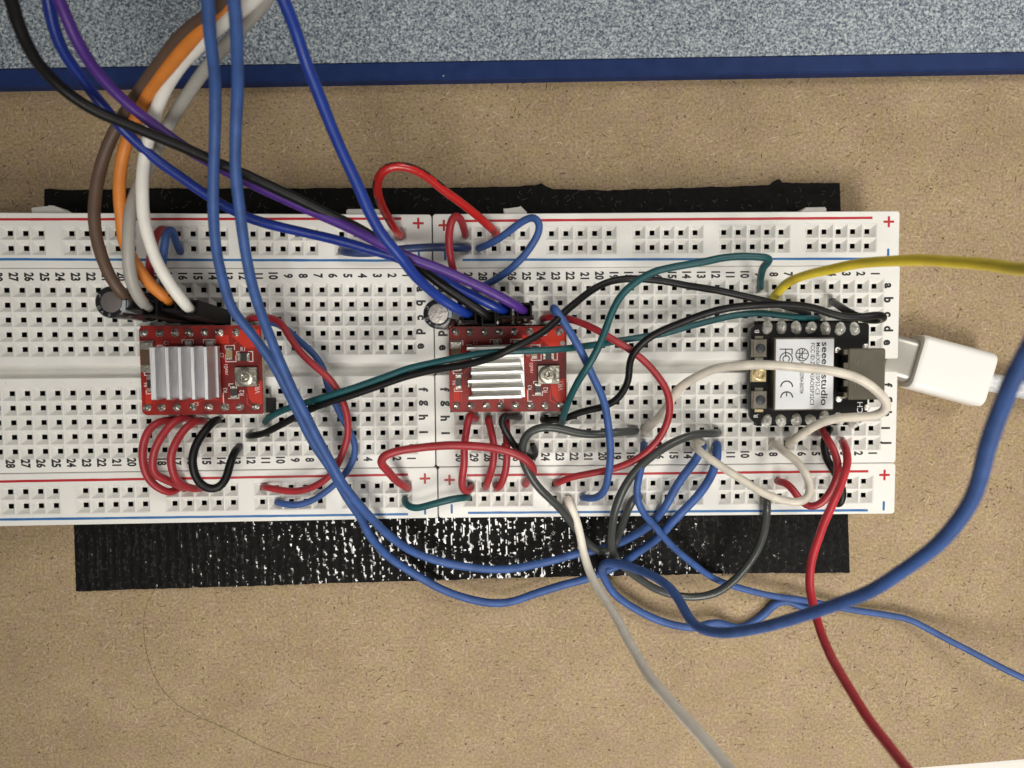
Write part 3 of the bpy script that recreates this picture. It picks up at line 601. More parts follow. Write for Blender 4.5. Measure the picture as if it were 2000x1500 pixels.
t1 = [(281,651),(312,651),(342,650),(370,650),(400,649),(429,649),(461,649),(492,648)]
b1 = [(288,796),(316,796),(346,796),(377,795),(408,795),(439,795),(468,795),(499,794)]
t2 = [(890,648),(918,648),(947,648),(975,648),(1004,648),(1035,648),(1064,648),(1093,648)]
b2 = [(892,792.5),(920,792.5),(950,792.5),(978,792.5),(1007,792),(1036,792),(1064,792),(1094,792)]
driver(L, T1, 'red driver board with the dull grey heat sink, on the left breadboard', t1, b1, None, sink1, False)
driver(R, T2, 'red driver board with the bright tilted heat sink, where the two breadboards meet', t2, b2, None, sink2, True)

# ------------------------------------------------------------------ controller board
h = 3.9; fr = R
c = fr.loc(1582,730,h); ctl = thing('controller_board', fr.w(c[0],c[1],h-1.2), 'small black controller board with a white-labelled metal shield and a socket at its edge', 'circuit board')
a = fr.loc(1465.5,829,h); b = fr.loc(1698,630,h); mb = MB(); rbox(fr,a[0],b[0],a[1],b[1],h-1.15,h,1.8,mb,0,.06,k=8,rs=[.7,1.9,1.9,1.9]); pcb = mb.build('circuit_board', M['pcb_black'], ctl)
s = MB()
for txt,p,kind,cap in (('B',(1478,647),1,.82),('R',(1476,812),1,.82),('CH',(1679,796),1,1.05)):
    x,y,_ = fr.loc(*p,h); tmesh(s, txt, (rot_place,rot_ccw)[kind](fr,x,y,h+.014), cap, bold=-.004)
bracket(s, fr, [(1504,662),(1504,798)], h, .05)
s.build('silkscreen', M['label'], pcb)
CT = [(1498,640),(1526,639),(1555,640),(1584,640),(1612,642),(1640.5,642),(1669,642)]; CB = [(1497,822),(1525,821),(1555,820),(1583,820),(1610,815),(1639,818),(1667,826)]
for i,(u,v) in enumerate(CT+CB): solder(fr,u,v,h,'solder',ctl,.98,1.25,pin=False,stretch=1.12)
for row,yc in ((CT,640),(CB,820)):
    mb = MB(); a = fr.loc(row[0][0],yc,h); b = fr.loc(row[-1][0],yc,h); boxl(fr,a[0]-1.2,b[0]+1.2,a[1]-1.2,a[1]+1.2,1.04,h-1.16,mb)
    for i in range(7): x = a[0]+(b[0]-a[0])*i/6; boxl(fr,x-.3,x+.3,a[1]-.3,a[1]+.3,-2.5,1.04,mb)
    mb.build('pin_header', M['hdr'], ctl)
hs_ = h+2.2; a = fr.loc(1510.5,802,hs_); b = fr.loc(1631,658.5,hs_); mb = MB(); rbox(fr,a[0],b[0],a[1],b[1],h+.01,hs_,.35,mb,0,.12,k=3); sh = mb.build('metal_shield', M['button'], ctl)
a = fr.loc(1514,799.5,hs_); b = fr.loc(1628.5,662,hs_); mb = MB(); boxl(fr,a[0],b[0],a[1],b[1],hs_+.002,hs_+.05,mb); mb.build('paper_label', M['label'], sh)
s = MB(); zl = hs_+.062
def line(txt,u,v0,v1,cap,bold):
    a = fr.loc(u,v0,zl); b = fr.loc(u,v1,zl); tmesh(s, txt, rot_place(fr,a[0],(a[1]+b[1])/2,zl), cap, length=a[1]-b[1], bold=bold)
line('seeed studio',1612.3,668,791.5,1.15,.014); line('Model:XIAO-ESP32-C3',1598.6,669,770.5,.72,.006); line('FCC ID:Z4T-XIAOESP32C3',1588,670,791,.72,.006); line('R 211-220904-B00704',1566.7,669+38,768.5,.70,.006)
def arcline(cx_,cy_,r,a0,a1,wd,n=18):
    P = [];
    for i in range(n+1):
        t = math.radians(a0+(a1-a0)*i/n); P += [fr.w(cx_+(r-wd/2)*math.cos(t),cy_+(r-wd/2)*math.sin(t),zl), fr.w(cx_+(r+wd/2)*math.cos(t),cy_+(r+wd/2)*math.sin(t),zl)]
    s.add(P, [(2*i,2*i+1,2*i+3,2*i+2) for i in range(n)])
def seg(p,q,wd,mbx=None): bracket(mbx or s, fr, [p,q], zl-.012, wd)
# round certification mark, FC mark and CE mark, turned a quarter clockwise like the text
x,y,_ = fr.loc(1566.7,692.7,zl); arcline(x,y,1.06,0,360,.16,28)
for p,q in (((1556,690),(1577,690)),((1567,681),(1567,701)),((1572,683),(1560,699)),((1562,683),(1562,702)),((1558,697),(1574,701))): seg(p,q,.13)
seg((1523.5,682),(1547,682),.17); seg((1534.5,682),(1534.5,696),.17); seg((1547,682),(1547,691),.17); x,y,_ = fr.loc(1535.5,701,zl); arcline(x,y,1.06,-50,230,.17); arcline(x,y,.55,-50,230,.17)
for yc,e in ((753.5,0),(774.5,1)):
    x,y,_ = fr.loc(1536.5,yc,zl); arcline(x,y-.2,1.0,0,180,.22)
    if e: seg((1536.5,766),(1536.5,760+13),.2)
s.build('printed_lettering', M['ink_black'], sh)
for yc in (680.5,781.5):
    hb = h+1.1; a = fr.loc(1471,yc+17,hb); b = fr.loc(1498,yc-18,hb); mb = MB(); boxl(fr,a[0],b[0],a[1],b[1],h+.01,hb,mb,0,.08); bt = mb.build('push_button', M['button'], ctl)
    x,y,_ = fr.loc(1485.5,yc,hb); mb = MB(); mb.lathe(fr.w(x,y,hb-.05), fr.n, [(.80,0),(.80,.22),(.70,.3),(.02,.3)], 22); mb.build('plunger', M['plunger'], bt, smooth=True)
    for dv in (-21.5,20.5):
        mb = MB(); a = fr.loc(1474,yc+dv+3,h+.3); b = fr.loc(1491,yc+dv-3,h+.3); boxl(fr,a[0],b[0],a[1],b[1],h+.012,h+.3,mb,0,.05); mb.build('solder_tab', M['gold' if dv > 0 and yc > 700 else 'endcap'], bt)
hb = h+.7; a = fr.loc(1467,746,hb); b = fr.loc(1497,722,hb); mb = MB(); boxl(fr,a[0]+.1,b[0],a[1],b[1],h+.01,hb,mb,0,.1); an = mb.build('antenna_socket', M['gold'], ctl)
x,y,_ = fr.loc(1482.5,731,hb); mb = MB(); mb.lathe(fr.w(x,y,hb-.02), fr.n, [(1.02,0),(1.02,.45),(.85,.52),(.72,.45),(.68,.1),(.26,.1),(.20,.42),(.02,.45)], 26); mb.build('contact_ring', M['gold'], an, smooth=True)
hu = h+3.0; a = fr.loc(1656,781,hu); b = fr.loc(1730.5,680,hu); mb = MB(); rbox(fr,a[0],b[0],a[1],b[1],h+.02,hu,.45,mb,0,.16,k=4); us = mb.build('usb_socket', M['steel'], ctl)
mb = MB()
for v0,v1 in ((683,693),(766,776)): a = fr.loc(1648,v1,hu-.3); b = fr.loc(1657,v0,hu-.3); boxl(fr,a[0],b[0],a[1],b[1],h+.02,hu-.3,mb,0,.1)
for v0,v1 in ((708,721),(742,755)): a = fr.loc(1648,v1,hu-.1); b = fr.loc(1659,v0,hu-.1); boxl(fr,a[0],b[0],a[1],b[1],hu-.5,hu-.1,mb,0,.1)
mb.build('shell_tab', M['steel'], us)
mb = MB()
for v0 in (702.5,746.5):
    for P in ([(1670,v0),(1670,v0+9),(1676,v0+9),(1676,v0)],[(1670,v0+2),(1664,v0+2)]): bracket(mb, fr, P, hu, .1)
mb.build('stamped_mark', M['endcap'], us)
mb = MB(); a = fr.loc(1641,770,h+1); b = fr.loc(1658,690,h+1); boxl(fr,a[0],b[0],a[1],b[1],h+.015,h+1.2,mb,0,.1)
mb.build('socket_base', M['hdr'], us); mb = MB()
for i in range(12): v = 694+i*6.1; a = fr.loc(1632,v+1.5,h+.3); b = fr.loc(1642,v-1.5,h+.3); boxl(fr,a[0],b[0],a[1],b[1],h+.02,h+.3,mb)
mb.build('contact_pins', M['hdr'], us)
for u,v in ((1636,684),(1690,677.5),(1638,779),(1693,746+50)):
    x,y,_ = fr.loc(u,v,h); mb = MB(); mb.lathe(fr.w(x,y,h), fr.n, [(.6,0),(.55,.2),(.3,.35),(.02,.4)], 12); mb.build('shell_solder', M['solder'], ctl, smooth=True)

# ------------------------------------------------------------------ capacitors
def cap(fr, top, ht, base, hb, rad, mt, label, stripe_px):
    p0 = fr.px(*base,hb); p1 = fr.px(*top,ht); ax = p1-p0; Ln = np.linalg.norm(ax); ax /= Ln
    root = thing('electrolytic_capacitor', p0, label, 'capacitor', 'small black can capacitors')
    mb = MB(); mb.lathe(p0, ax, [(rad*.9,0),(rad,.25),(rad,1.2),(rad*.955,1.5),(rad,1.8),(rad,Ln-.25),(rad*.97,Ln-.05),(rad*.88,Ln+.03),(rad*.66,Ln+.02),(rad*.64,Ln-.12)], 36); sl = mb.build('sleeve', M['sleeve'], root, smooth=True)
    mb = MB(); mb.lathe(p0+ax*(Ln-.2), ax, [(rad*.65,0),(rad*.65,.14),(rad*.6,.16),(.02,.16)], 30); mb.build('can_top', M[mt], root, smooth=True)
    d = fr.px(*stripe_px,ht)-p1; d = d-ax*np.dot(d,ax); d /= np.linalg.norm(d); e = np.cross(ax,d); mb = MB(); vs = []
    for r_,z_ in ((rad*.70,Ln+.045),(rad*.9,Ln+.04),(rad*1.012,Ln-.2),(rad*1.012,2.0)):
        for k in range(7):
            t = math.radians(-24+8*k); vs.append(p0+ax*z_+r_*(math.cos(t)*d+math.sin(t)*e))
    mb.add(vs, [(i*7+k,(i+1)*7+k,(i+1)*7+k+1,i*7+k+1) for i in range(3) for k in range(6)]); mb.build('polarity_stripe', M['stripe'], sl)
    mb = MB()    # small printed marks round the crimped rim
    for ch,an in (('C',150),('D',205),('V',228),('0',262)):
        t = math.radians(an); cc = p1+ax*.04+rad*.82*(math.cos(t)*np.array([1,0,0])+math.sin(t)*np.array([0,1,0]))
        tx = np.array([-math.sin(t),math.cos(t),0]); ty = np.array([math.cos(t),math.sin(t),0])
        tmesh(mb, ch, lambda a_,b_,cc=cc,tx=tx,ty=ty: cc+tx*a_+ty*b_+ax*.03, .55, bold=-.01)
    mb.build('printed_lettering', M['stripe'], sl)
    mb = MB(); e2 = np.array([1.0,0,0])
    for sgn in (-1,1): q = p0+e2*sgn*1.0; mb.tube([q+ax*.2,q-fr.n*1.2,q-fr.n*(hb+2)],.25,6)
    mb.build('lead', M['tin'], root)
cap(L,(216.5,590),15.2,(292,600),3.2,2.46,'captop2','black can capacitor with a dull grey top, beside the brown and grey leads',(245,598))
cap(R,(855.5,613),13.0,(872,618),2.4,2.42,'captop','black can capacitor with a bright silver top, between the two breadboards',(885,610))

# ------------------------------------------------------------------ wires
def resolve(p): return bp(*p) if len(p) == 3 else tp(p[0],p[1],p[2])
def nrm(u): return L.n if u < 850 else R.n
def wire(mt, dia, pts, label, group, ends='hh', name='jumper_wire', cat='wire', housing=None, jit=.018, marks=None):
    """ends: h = bared tip goes down into a socket, o = runs on out of the picture, c = enters a connector"""
    P = [resolve(p) for p in pts]      # leads that leave the picture run on outside it
    off = lambda p: len(p) == 3 and not (0 <= p[0] <= 2000 and 0 <= p[1] <= 1500)
    for e,(q0,q1) in ((0,(0,1)),(1,(-1,-2))):
        if ends[e] == 'o' and off(pts[q0]):
            d = P[q0]-P[q1]; d /= np.linalg.norm(d); d2 = d*np.array([1,1,.35]); ext = [P[q0]+d2*35, P[q0]+d2*75+np.array([0,0,-4]), P[q0]+d2*120+np.array([0,0,-14])]
            P = ext[::-1]+P if e == 0 else P+ext
    path = spline(P); r0 = dia/2; k = len(path)
    ns = np.cumsum(rng.standard_normal(k))*.0; rr = r0*(1+jit*np.sin(np.arange(k)*.23+rng.random()*6)+.006*rng.standard_normal(k))
    # slight kinks of hand-bent wire
    K1 = np.arange(0,k+11,11); jx = np.interp(np.arange(k), K1, rng.normal(0,.055,len(K1))); jx[:6] *= np.linspace(0,1,6); jx[-6:] *= np.linspace(1,0,6)
    jy = np.interp(np.arange(k), K1+4, rng.normal(0,.055,len(K1))); path[:,0] += jx; path[:,1] += jy
    mb = MB(); mb.tube(path, rr, 14, round_end=(ends[0] == 'h', ends[1] == 'h'))
    if 'h' in ends or 'c' in ends:
        mid = path[0] if ends[0] != 'o' else path[-1]; root = thing(name, mid, label, cat, group); mb.build('insulation', M[mt], root, smooth=True)
        for e,(pe_,u,dirn) in enumerate(((path[0],pts[0][0],path[0]-path[2]),(path[-1],pts[-1][0],path[-1]-path[-3]))):
            if ends[e] == 'h':
                n_ = nrm(u); d = dirn/np.linalg.norm(dirn); m2 = MB(); m2.tube([pe_-d*.8, pe_+d*.15, pe_+d*.3-n_*.45, pe_+d*.3-n_*3.0], .27, 8); m2.build('bare_tip', M['tin'], root, smooth=True)
        if marks:      # worn print on the insulation
            m2 = MB()
            for t0 in np.arange(marks[0],marks[1],.0135):
                i0 = int(t0*k); i1 = i0+random.choice((1,2,2,3)); T_ = path[i1]-path[i0]; T_ /= np.linalg.norm(T_); uu = np.cross(T_,[0,0,1.0]); uu /= np.linalg.norm(uu); up_ = np.cross(uu,T_)
                if random.random() < .2: continue
                a0 = math.radians(marks[2]+random.uniform(-14,14)); a1 = a0+math.radians(random.uniform(18,52)); vs = []
                for q in np.linspace(i0,i1,3):
                    c_ = path[int(q)]+(path[min(int(q)+1,k-1)]-path[int(q)])*(q-int(q)); rr_ = rr[int(q)]*1.02+.004
                    for aa in np.linspace(a0,a1,4): vs.append(c_+rr_*(math.cos(aa)*up_+math.sin(aa)*uu))
                m2.add(vs, [(4*i+j,4*i+j+1,4*i+j+5,4*i+j+4) for i in range(2) for j in range(3)])
            tag(m2.build('printed_marks', M['ink_black'], root), kind='stuff')
        if housing:
            (ut,vt,ht),(ub,vb,hb) = housing; n1 = bp(ut,vt,ht); n0 = bp(ub,vb,hb); ax = n1-n0; Ln = np.linalg.norm(ax); ax /= Ln
            ex = np.array([1.0,0,0]); ex -= ax*np.dot(ex,ax); ex /= np.linalg.norm(ex); ey = np.cross(ax,ex); q = 1.235
            c_ = lambda a_,b_,z_: n0+ex*a_+ey*b_+ax*z_
            m2 = MB(); ring = lambda hh,z_: [c_(-hh,-hh,z_),c_(hh,-hh,z_),c_(hh,hh,z_),c_(-hh,hh,z_)]
            vs = ring(q,0)+ring(q,Ln-.15)+ring(q-.12,Ln)+ring(.92,Ln)+ring(.86,Ln-3.0)
            m2.add(vs, [(4*i+a_,4*i+(a_+1)%4,4*i+4+(a_+1)%4,4*i+4+a_) for i in range(4) for a_ in range(4)]+[(3,2,1,0),(16,17,18,19)])
            m2.prism([c_(-.55,-q-.03,Ln*.28),c_(.55,-q-.03,Ln*.28),c_(.55,-q-.03,Ln*.55),c_(-.55,-q-.03,Ln*.55)], ey*.02)
            m2.build('connector_housing', M['housing'], root)
            m2 = MB(); pn = n0-ax*.1; m2.tube([n0+ax*1, n0-ax*.3, n0-nrm(ub)*3.2], .32, 4); m2.build('header_pin', M['tin'], root)
        return root
    o = mb.build(name, M[mt], at=path[k//2], smooth=True); tag(o, label, cat, group); return o
GL = 'flexible leads plugged in above the left driver board'; GRr = 'flexible leads plugged in above the right driver board'
# leads of the left driver
wire('w_brown',1.75,[(470,-50,37),(430,8,34),(367,62,29.5),(315,119,25.5),(273,178,22),(231,245,18.8),(203,308,17.6),(188,368,17.2),(184,420,17.2),(189,462,17),(201,505,16.8),(213,535,16.4),(228,560,15.9),(243,578,14.8),(254,588,13.2)],'brown lead, outermost of the four curving down to the left driver',GL,'oc','motor_lead','lead',((256,589,15.2),(347,617,1.6)))
wire('w_lgrey',1.75,[(560,-50,33),(507,14,31),(465,62,28),(425,104,25),(390,150,22),(350,210,18.8),(316,268,16.6),(292,322,15.2),(269,368,15.6),(255,412,17.8),(251,450,19),(251,487,19),(253,525,18.4),(261,560,17.4),(275,586,15.8),(290,600,13.4)],'light grey lead behind the white one, curving down to the left driver',GL,'oc','motor_lead','lead',((292,602,15.2),(377,619,1.6)))
wire('w_orange',1.75,[(500,-50,37),(430,22,33),(372,80,29),(322,140,25),(280,203,21.2),(252,266,18.8),(237,325,17.4),(233,380,16.8),(236,430,16),(243,475,15.4),(262,510,15.1),(279,536,15.1),(300,562,14.9),(321,580,14.4),(330,588,13)],'orange lead curving down to the left driver',GL,'oc','motor_lead','lead',((329,590,14.8),(407,619,1.6)))
wire('w_white',1.75,[(545,-50,38),(490,5,35),(437,45,32),(395,82,28.6),(350,133,25),(315,192,22),(297,245,20.4),(283,298,19.6),(277,350,19.2),(278,410,19),(282,440,18.8),(292,475,18.4),(306,512,17.8),(325,545,17),(346,575,16),(364,596,14.6),(371,603,13)],'white lead in front of the light grey one, curving down to the left driver',GL,'oc','motor_lead','lead',((371,601,14.6),(437,621,1.6)))
# leads of the right driver
wire('w_black',1.5,[(5,-50,42),(20,-5,40),(33,40,38),(52,85,36),(80,130,33),(130,180,30),(190,217,28),(240,239,27),(300,264,26),(360,288,25),(430,320,24),(490,347,23),(560,378,22),(620,407,21),(690,441,19.8),(740,469,18.6),(790,503,17.2),(825,528,16.6),(875,565,15.8),(925,600,15.2),(945,613,14.6),(955,621,13)],'black lead crossing over the dark blue and purple ones to the right driver',GRr,'oc','motor_lead','lead',((955,621,14.6),(956,623,2)))
wire('w_navy',1.5,[(75,-50,34),(92,-8,33),(102,40,31.5),(120,92,29.5),(158,152,26.5),(205,211,23.5),(250,261,21),(300,308,19.6),(360,352,18.5),(420,391,17.6),(480,422,17),(540,442,16.6),(600,456,16.2),(660,470,15.9),(720,487,15.5),(780,505,15.2),(850,538,15.2),(905,567,15.2),(950,590,15),(975,601,14.3),(985,606,13)],'dark blue lead under the black and purple ones, running to the right driver',GRr,'oc','motor_lead','lead',((985,605,14.5),(985,620,2)))
wire('w_purple',1.5,[(90,-50,37),(106,-20,36),(122,17,34.5),(154,85,32),(196,148,28.8),(245,200,26),(297,240,23.8),(367,290,22.2),(420,323,21.6),(472,350,21.3),(542,383,21),(630,421,20.6),(700,453,20.4),(750,480,20.3),(800,505,19.8),(875,532,18.6),(950,566,17),(1000,592,15.5),(1015,601,14.6),(1023,607,13)],'purple lead running to the right driver',GRr,'oc','motor_lead','lead',((1024,606,14.5),(1018,618,2)))
wire('w_royal',1.6,[(530,-50,38),(546,-15,37),(558,12,36),(577,60,34),(600,130,31.5),(632,210,29.5),(665,290,28),(700,365,26.5),(725,420,25.6),(750,462,24.8),(782,502,23.2),(812,540,20.8),(862,584,17),(890,602,15.6),(905,610,14.4),(914,613,13)],'bright royal blue lead dropping from the top to the right driver',GRr,'oc','motor_lead','lead',((916,614,14.5),(926,622,2)))
# the two long blue wires from the top of the picture
G2 = 'pair of long blue wires from the top edge'
wire('w_blue',1.5,[(403,-50,42),(406,0,40),(411,60,37.5),(418,130,34),(420,190,31),(419,260,28.6),(417,330,27.2),(417,412,25),(420,462,23.4),(426,512,21.6),(440,562,19.6),(457,607,17.8),(483,643,16.2),(510,678,14.8),(531,708,13.6),(547,735,12.8),(563,768,12),(582,808,11.4),(604,850,10.8),(630,892,10),(655,932,8.8),(678,970,7),(702,1008,4.4),(719,1042,1.5),(740,1068,-1),(764,1091,-3),(806,1119,-4.8),(858,1149,-5.6),(910,1168,-6),(955,1177,-6.2),(997,1175,-6.2),(1049,1159,-5.9),(1100,1143,-5.6),(1146,1130,-5.4),(1190,1112,-5.8),(1220,1097,-4.6),(1250,1076,-2.8),(1280,1055,-.6),(1316,1016,2.8),(1345,987,3.6),(1370,958,3.7),(1390,925,3.5),(1400,895,3.1),(1401,875,2.1),(1400,867,.9)],'long blue wire, left of the pair at the top edge, ending near number 12',G2,'oh')
wire('w_blue',1.5,[(452,-50,44),(456,0,42),(461,60,39.5),(464,130,36),(462,190,33),(459,260,30.6),(459,330,29),(466,400,27.5),(475,465,26),(487,530,24),(498,575,22),(508,607,20.8),(520,640,19.4),(534,672,18),(547,705,16.8),(562,742,15.6),(577,774,14.9),(597,812,14.2),(620,856,13.4),(642,898,12.4),(664,936,11.2),(688,968,9.4),(707,992,7.6),(735,1022,4.2),(762,1047,1.4),(789,1067,-1),(823,1084,-3),(875,1101,-4.6),(945,1111,-5.2),(1000,1110,-5.2),(1049,1101,-4.8),(1100,1089,-4.4),(1135,1080,-4.2),(1170,1074,-4),(1205,1062,-3.2),(1235,1047,-2),(1266,1029,-.2),(1286,1008,1.8),(1304,983,3.4),(1316,960,3.8),(1332,934,3.9),(1352,908,3.8),(1364,890,3.4),(1371,876,2.2),(1372,868,.9)],'long blue wire, right of the pair at the top edge, crossing over its twin',G2,'oh')
# left board jumpers
J = 'short solid jumper wires in the breadboards'
wire('w_red',1.2,[(486,624,1.0),(492,622,2.4),(508,621,3.6),(530,622,4.8),(548,632,5.6),(565,660,6.2),(585,688,6.6),(612,713,6.9),(640,737,7),(660,765,6.9),(674,797,6.8),(680,830,6.7),(679,855,6.6),(671,880,6.4),(661,905,6),(643,930,5.4),(612,951,4.6),(580,960,3.8),(550,958,3.2),(524,953,2.6),(514,951,.9)],'long red jumper bowing to the right of the left driver board',J)
wire('w_blue',1.15,[(514,630,.9),(524,628,1.6),(545,633,2.4),(560,643,2.8),(580,661,3.4),(602,681,3.9),(620,701,4.2),(632,722,4.2),(638,745,4.2),(646,768,4.2),(657,792,4.2),(670,820,4.2),(684,845,4.2),(693,868,4.2),(692,890,4.2),(681,915,4),(665,935,3.8),(643,955,3.4),(620,971,3.1),(598,982,2.8),(575,987,2.6),(556,985,2.3),(541,981,.9)],'blue jumper bowing just beneath the long red one, right of the left driver',J)
wire('w_teal',1.15,[(518,824,.9),(522,819,2),(532,812,3.2),(550,803,4.6),(575,794,6.2),(600,786,7.6),(650,770,9.2),(700,755,10),(750,737,10.8),(800,719,11.6),(845,709,12.2),(875,703,12.6),(920,695,13),(950,690,13.2),(1000,687,13),(1040,685,12.6),(1100,681,11.2),(1140,676,8.6),(1170,672,7),(1200,667,6),(1230,663,5.4),(1260,657,5.2),(1300,650,5),(1345,638,4.8),(1400,623,4.6),(1440,615,4.4),(1480,612,4.2),(1520,615,3.8),(1560,619,3.2),(1590,622,2.2),(1598,621,.9)],'long teal wire running from the left board across the right driver board',J)
wire('w_black',1.2,[(486,851,.9),(490,851,2.2),(512,847,3.6),(550,828,5.4),(600,802,7.4),(650,783,9),(700,767,10),(750,750,10.9),(800,734,11.8),(845,723,12.6),(905,713,13.6),(935,706,14.2),(965,697,15),(995,683,15.6),(1025,669,15.4),(1055,652,14.8),(1080,632,14),(1100,612,13),(1125,590,11.6),(1150,570,10),(1175,556,9),(1200,548,8.4),(1225,545,8),(1262,545,7.8),(1300,549,7.6),(1350,558,7.6),(1400,568,7.6),(1450,578,7.4),(1500,589,7),(1540,599,6),(1570,608,3.4),(1578,612,.9)],'long black wire beside the teal one, arching over the right driver board',J)
wire('w_red',1.32,[(342,821,.9),(334,822,2.4),(318,824,3.8),(303,830,4.8),(291,842,5.4),(283,860,5.6),(279,882,5.6),(280,906,5.4),(286,927,5.1),(298,945,4.6),(314,956,4),(330,962,3.2),(342,959,2.2),(350,952,.9)],'outermost red loop at the lower edge of the left driver board',J)
wire('w_red',1.32,[(376,820,.9),(370,817,2.6),(355,817,4.4),(337,826,5.8),(320,846,6.6),(306,870,7),(299,893,7),(298,915,6.6),(305,929,6),(320,936,5.2),(336,943,4.2),(352,950,2.6),(360,954,.9)],'middle red loop of three at the left driver board',J)
wire('w_red',1.32,[(398,822,2.2),(383,823,5),(367,832,6.6),(352,850,7.4),(340,872,8),(334,895,8),(336,917,7.6),(343,937,6.8),(357,949,5.6),(375,955,4.2),(388,955,2.4),(394,953,.9)],'innermost red loop at the left driver board, its bare end showing',J)
wire('w_black',1.38,[(426,820,2.4),(420,822,3.8),(408,833,5.4),(391,854,6.6),(379,880,7.4),(376,903,7.6),(381,928,7.4),(393,947,7.2),(412,956,7),(430,951,6.8),(442,934,6.4),(448,911,5.8),(456,888,4.6),(463,877,2.8),(466,873,.9)],'black hook-shaped jumper below the left driver board',J)
wire('w_red',1.3,[(322,450,.9),(314,450,3.6),(306,460,5.8),(299,480,6.8),(294,505,6.8),(292,530,6),(297,552,4),(304,566,.9)],'short red jumper behind the white lead at the left board',J)
wire('w_blue',1.25,[(352,491,.9),(349,486,3),(343,470,5.8),(338,454,8),(332,447,8.8),(326,456,9),(322,475,8.8),(319,500,8),(317,525,6.8),(319,550,4),(322,565,.9)],'short blue jumper beside the white lead, straddling the left board\'s blue line',J)
# between the boards
wire('w_slate',1.42,[(667,490,1.2),(673,492,2.6),(695,494,3.6),(730,493,4),(785,487,4),(840,483,4),(890,483,3.6),(908,484,2.6),(914,484,1)],'flat slate blue jumper bridging the upper rails of both breadboards',J)
wire('w_redgloss',1.42,[(783,461,.9),(780,457,2.6),(772,448,4.8),(760,428,7.4),(747,404,10),(739,382,12),(737,362,13.4),(743,342,14.6),(757,329,15.2),(776,325,15.2),(797,328,14.8),(820,337,14),(845,354,12.8),(870,374,11.4),(900,396,9.6),(926,417,7.6),(950,439,5),(963,451,3),(970,459,.9)],'large glossy red loop with worn black print, rising off the upper edge of the breadboards',J,marks=(.12,.62,-75))
wire('w_red',1.28,[(909,459,.9),(908,455,3),(904,440,6.4),(898,427,8.8),(890,421,10),(883,428,10.8),(878,450,11.4),(877,476,11.2),(880,502,10.4),(885,527,9),(889,545,6.6),(892,558,3.4),(894,564,.9)],'small red arch over the slate blue jumper near the upper rail',J)
wire('w_blue',1.25,[(935,485,.9),(941,483,2.6),(955,477,4.2),(975,466,5.6),(1000,448,7.2),(1024,431,8.6),(1044,424,9.4),(1054,434,9.6),(1053,452,9.6),(1040,476,9.2),(1020,502,8.4),(995,528,7),(970,545,5.4),(948,556,3.8),(928,568,2.4),(922,570,.9)],'blue jumper making a leaf-shaped loop at the upper rail above the right driver',J)
# right driver surroundings
wire('w_blue',1.28,[(1090,620,.9),(1086,612,6),(1082,602,11),(1085,602,13.4),(1095,617,13.4),(1112,645,12.6),(1126,671,11.6),(1142,701,10.6),(1156,730,10),(1170,758,9.8),(1180,784,9.8),(1186,815,9.8),(1190,847,9.8),(1192,877,9.6),(1191,902,9.2),(1187,930,8.2),(1182,952,6.8),(1172,967,5.2),(1158,973,3.8),(1144,972,2.6),(1138,971,.9)],'blue wire hooked over beside the right driver and bowing down to the lower rail',J)
wire('w_red',1.22,[(1060,622,.9),(1065,620,2.4),(1080,618,3.6),(1100,620,4.8),(1125,627,6),(1150,637,7),(1175,650,7.8),(1200,665,8.2),(1225,679,8.4),(1250,698,8.4),(1270,717,8.4),(1287,738,8.4),(1300,758,8.4),(1307,782,8.4),(1307,808,8.2),(1299,834,7.8),(1286,857,7.2),(1262,882,6.6),(1237,900,6),(1200,915,5.2),(1150,925,4.2),(1112,933,3.2),(1093,941,2.2),(1086,944,.9)],'long red wire arcing round the middle of the right breadboard',J)
wire('w_teal',1.2,[(1485,563,.9),(1485,560,3.4),(1486,540,8),(1493,519,11.6),(1503,509,13),(1500,504,14),(1480,502,14.2),(1450,501,14.4),(1412,503,14.6),(1375,510,14.8),(1325,520,14.8),(1275,531,14.8),(1240,551,14.8),(1214,575,14.6),(1197,605,14.4),(1184,640,14),(1170,676,13.8),(1150,713,13),(1130,744,11.4),(1112,780,8.6),(1101,810,5.4),(1096,830,2.4),(1095,838,.9)],'teal wire bent sharply near number 9 and sweeping down to the right driver',J)
wire('w_black',1.22,[(1060,820,.9),(1066,820,1.8),(1100,818,2.6),(1125,808,3.4),(1150,801,4.2),(1175,795,5),(1200,783,6),(1218,763,7),(1228,738,8.2),(1230,712,9.4),(1238,690,10.6),(1262,664,11.4),(1290,647,11.8),(1320,634,12),(1360,618,12.4),(1400,606,12.8),(1440,599,13.2),(1480,596,13.8),(1520,595,14.6),(1555,597,15.2),(1590,602,15.8),(1620,612,16.2),(1650,619,16.4),(1682,619,16.4),(1710,615,16.2),(1724,617,15.4),(1724,623,14.2),(1712,626,13.2),(1694,625,12.6),(1670,616,11.8),(1650,605,9.6),(1636,595,6),(1628,590,2.4),(1626,588,.9)],'long black wire curling back on itself at the right-hand end near letter c',J)
wire('w_grey',1.45,[(1241,840,.9),(1236,841,2.4),(1215,843,4),(1185,846,4.8),(1155,848,5.2),(1125,845,5.8),(1095,838,6.4),(1072,835,6.8),(1050,837,7),(1033,846,7.2),(1022,864,7.4),(1020,886,7.6),(1026,910,7.6),(1039,934,7.2),(1057,957,6.4),(1080,979,5.2),(1102,1002,3.6),(1124,1031,1.6),(1145,1056,-.2),(1165,1072,-1.2),(1182,1078,-1.5),(1196,1073,-1.4),(1205,1052,-.6),(1216,1020,1.4),(1227,992,3),(1236,975,3.6),(1243,969,2.8),(1248,969,.9)],'dark grey wire looping left and then down over the lower tape strip',J)
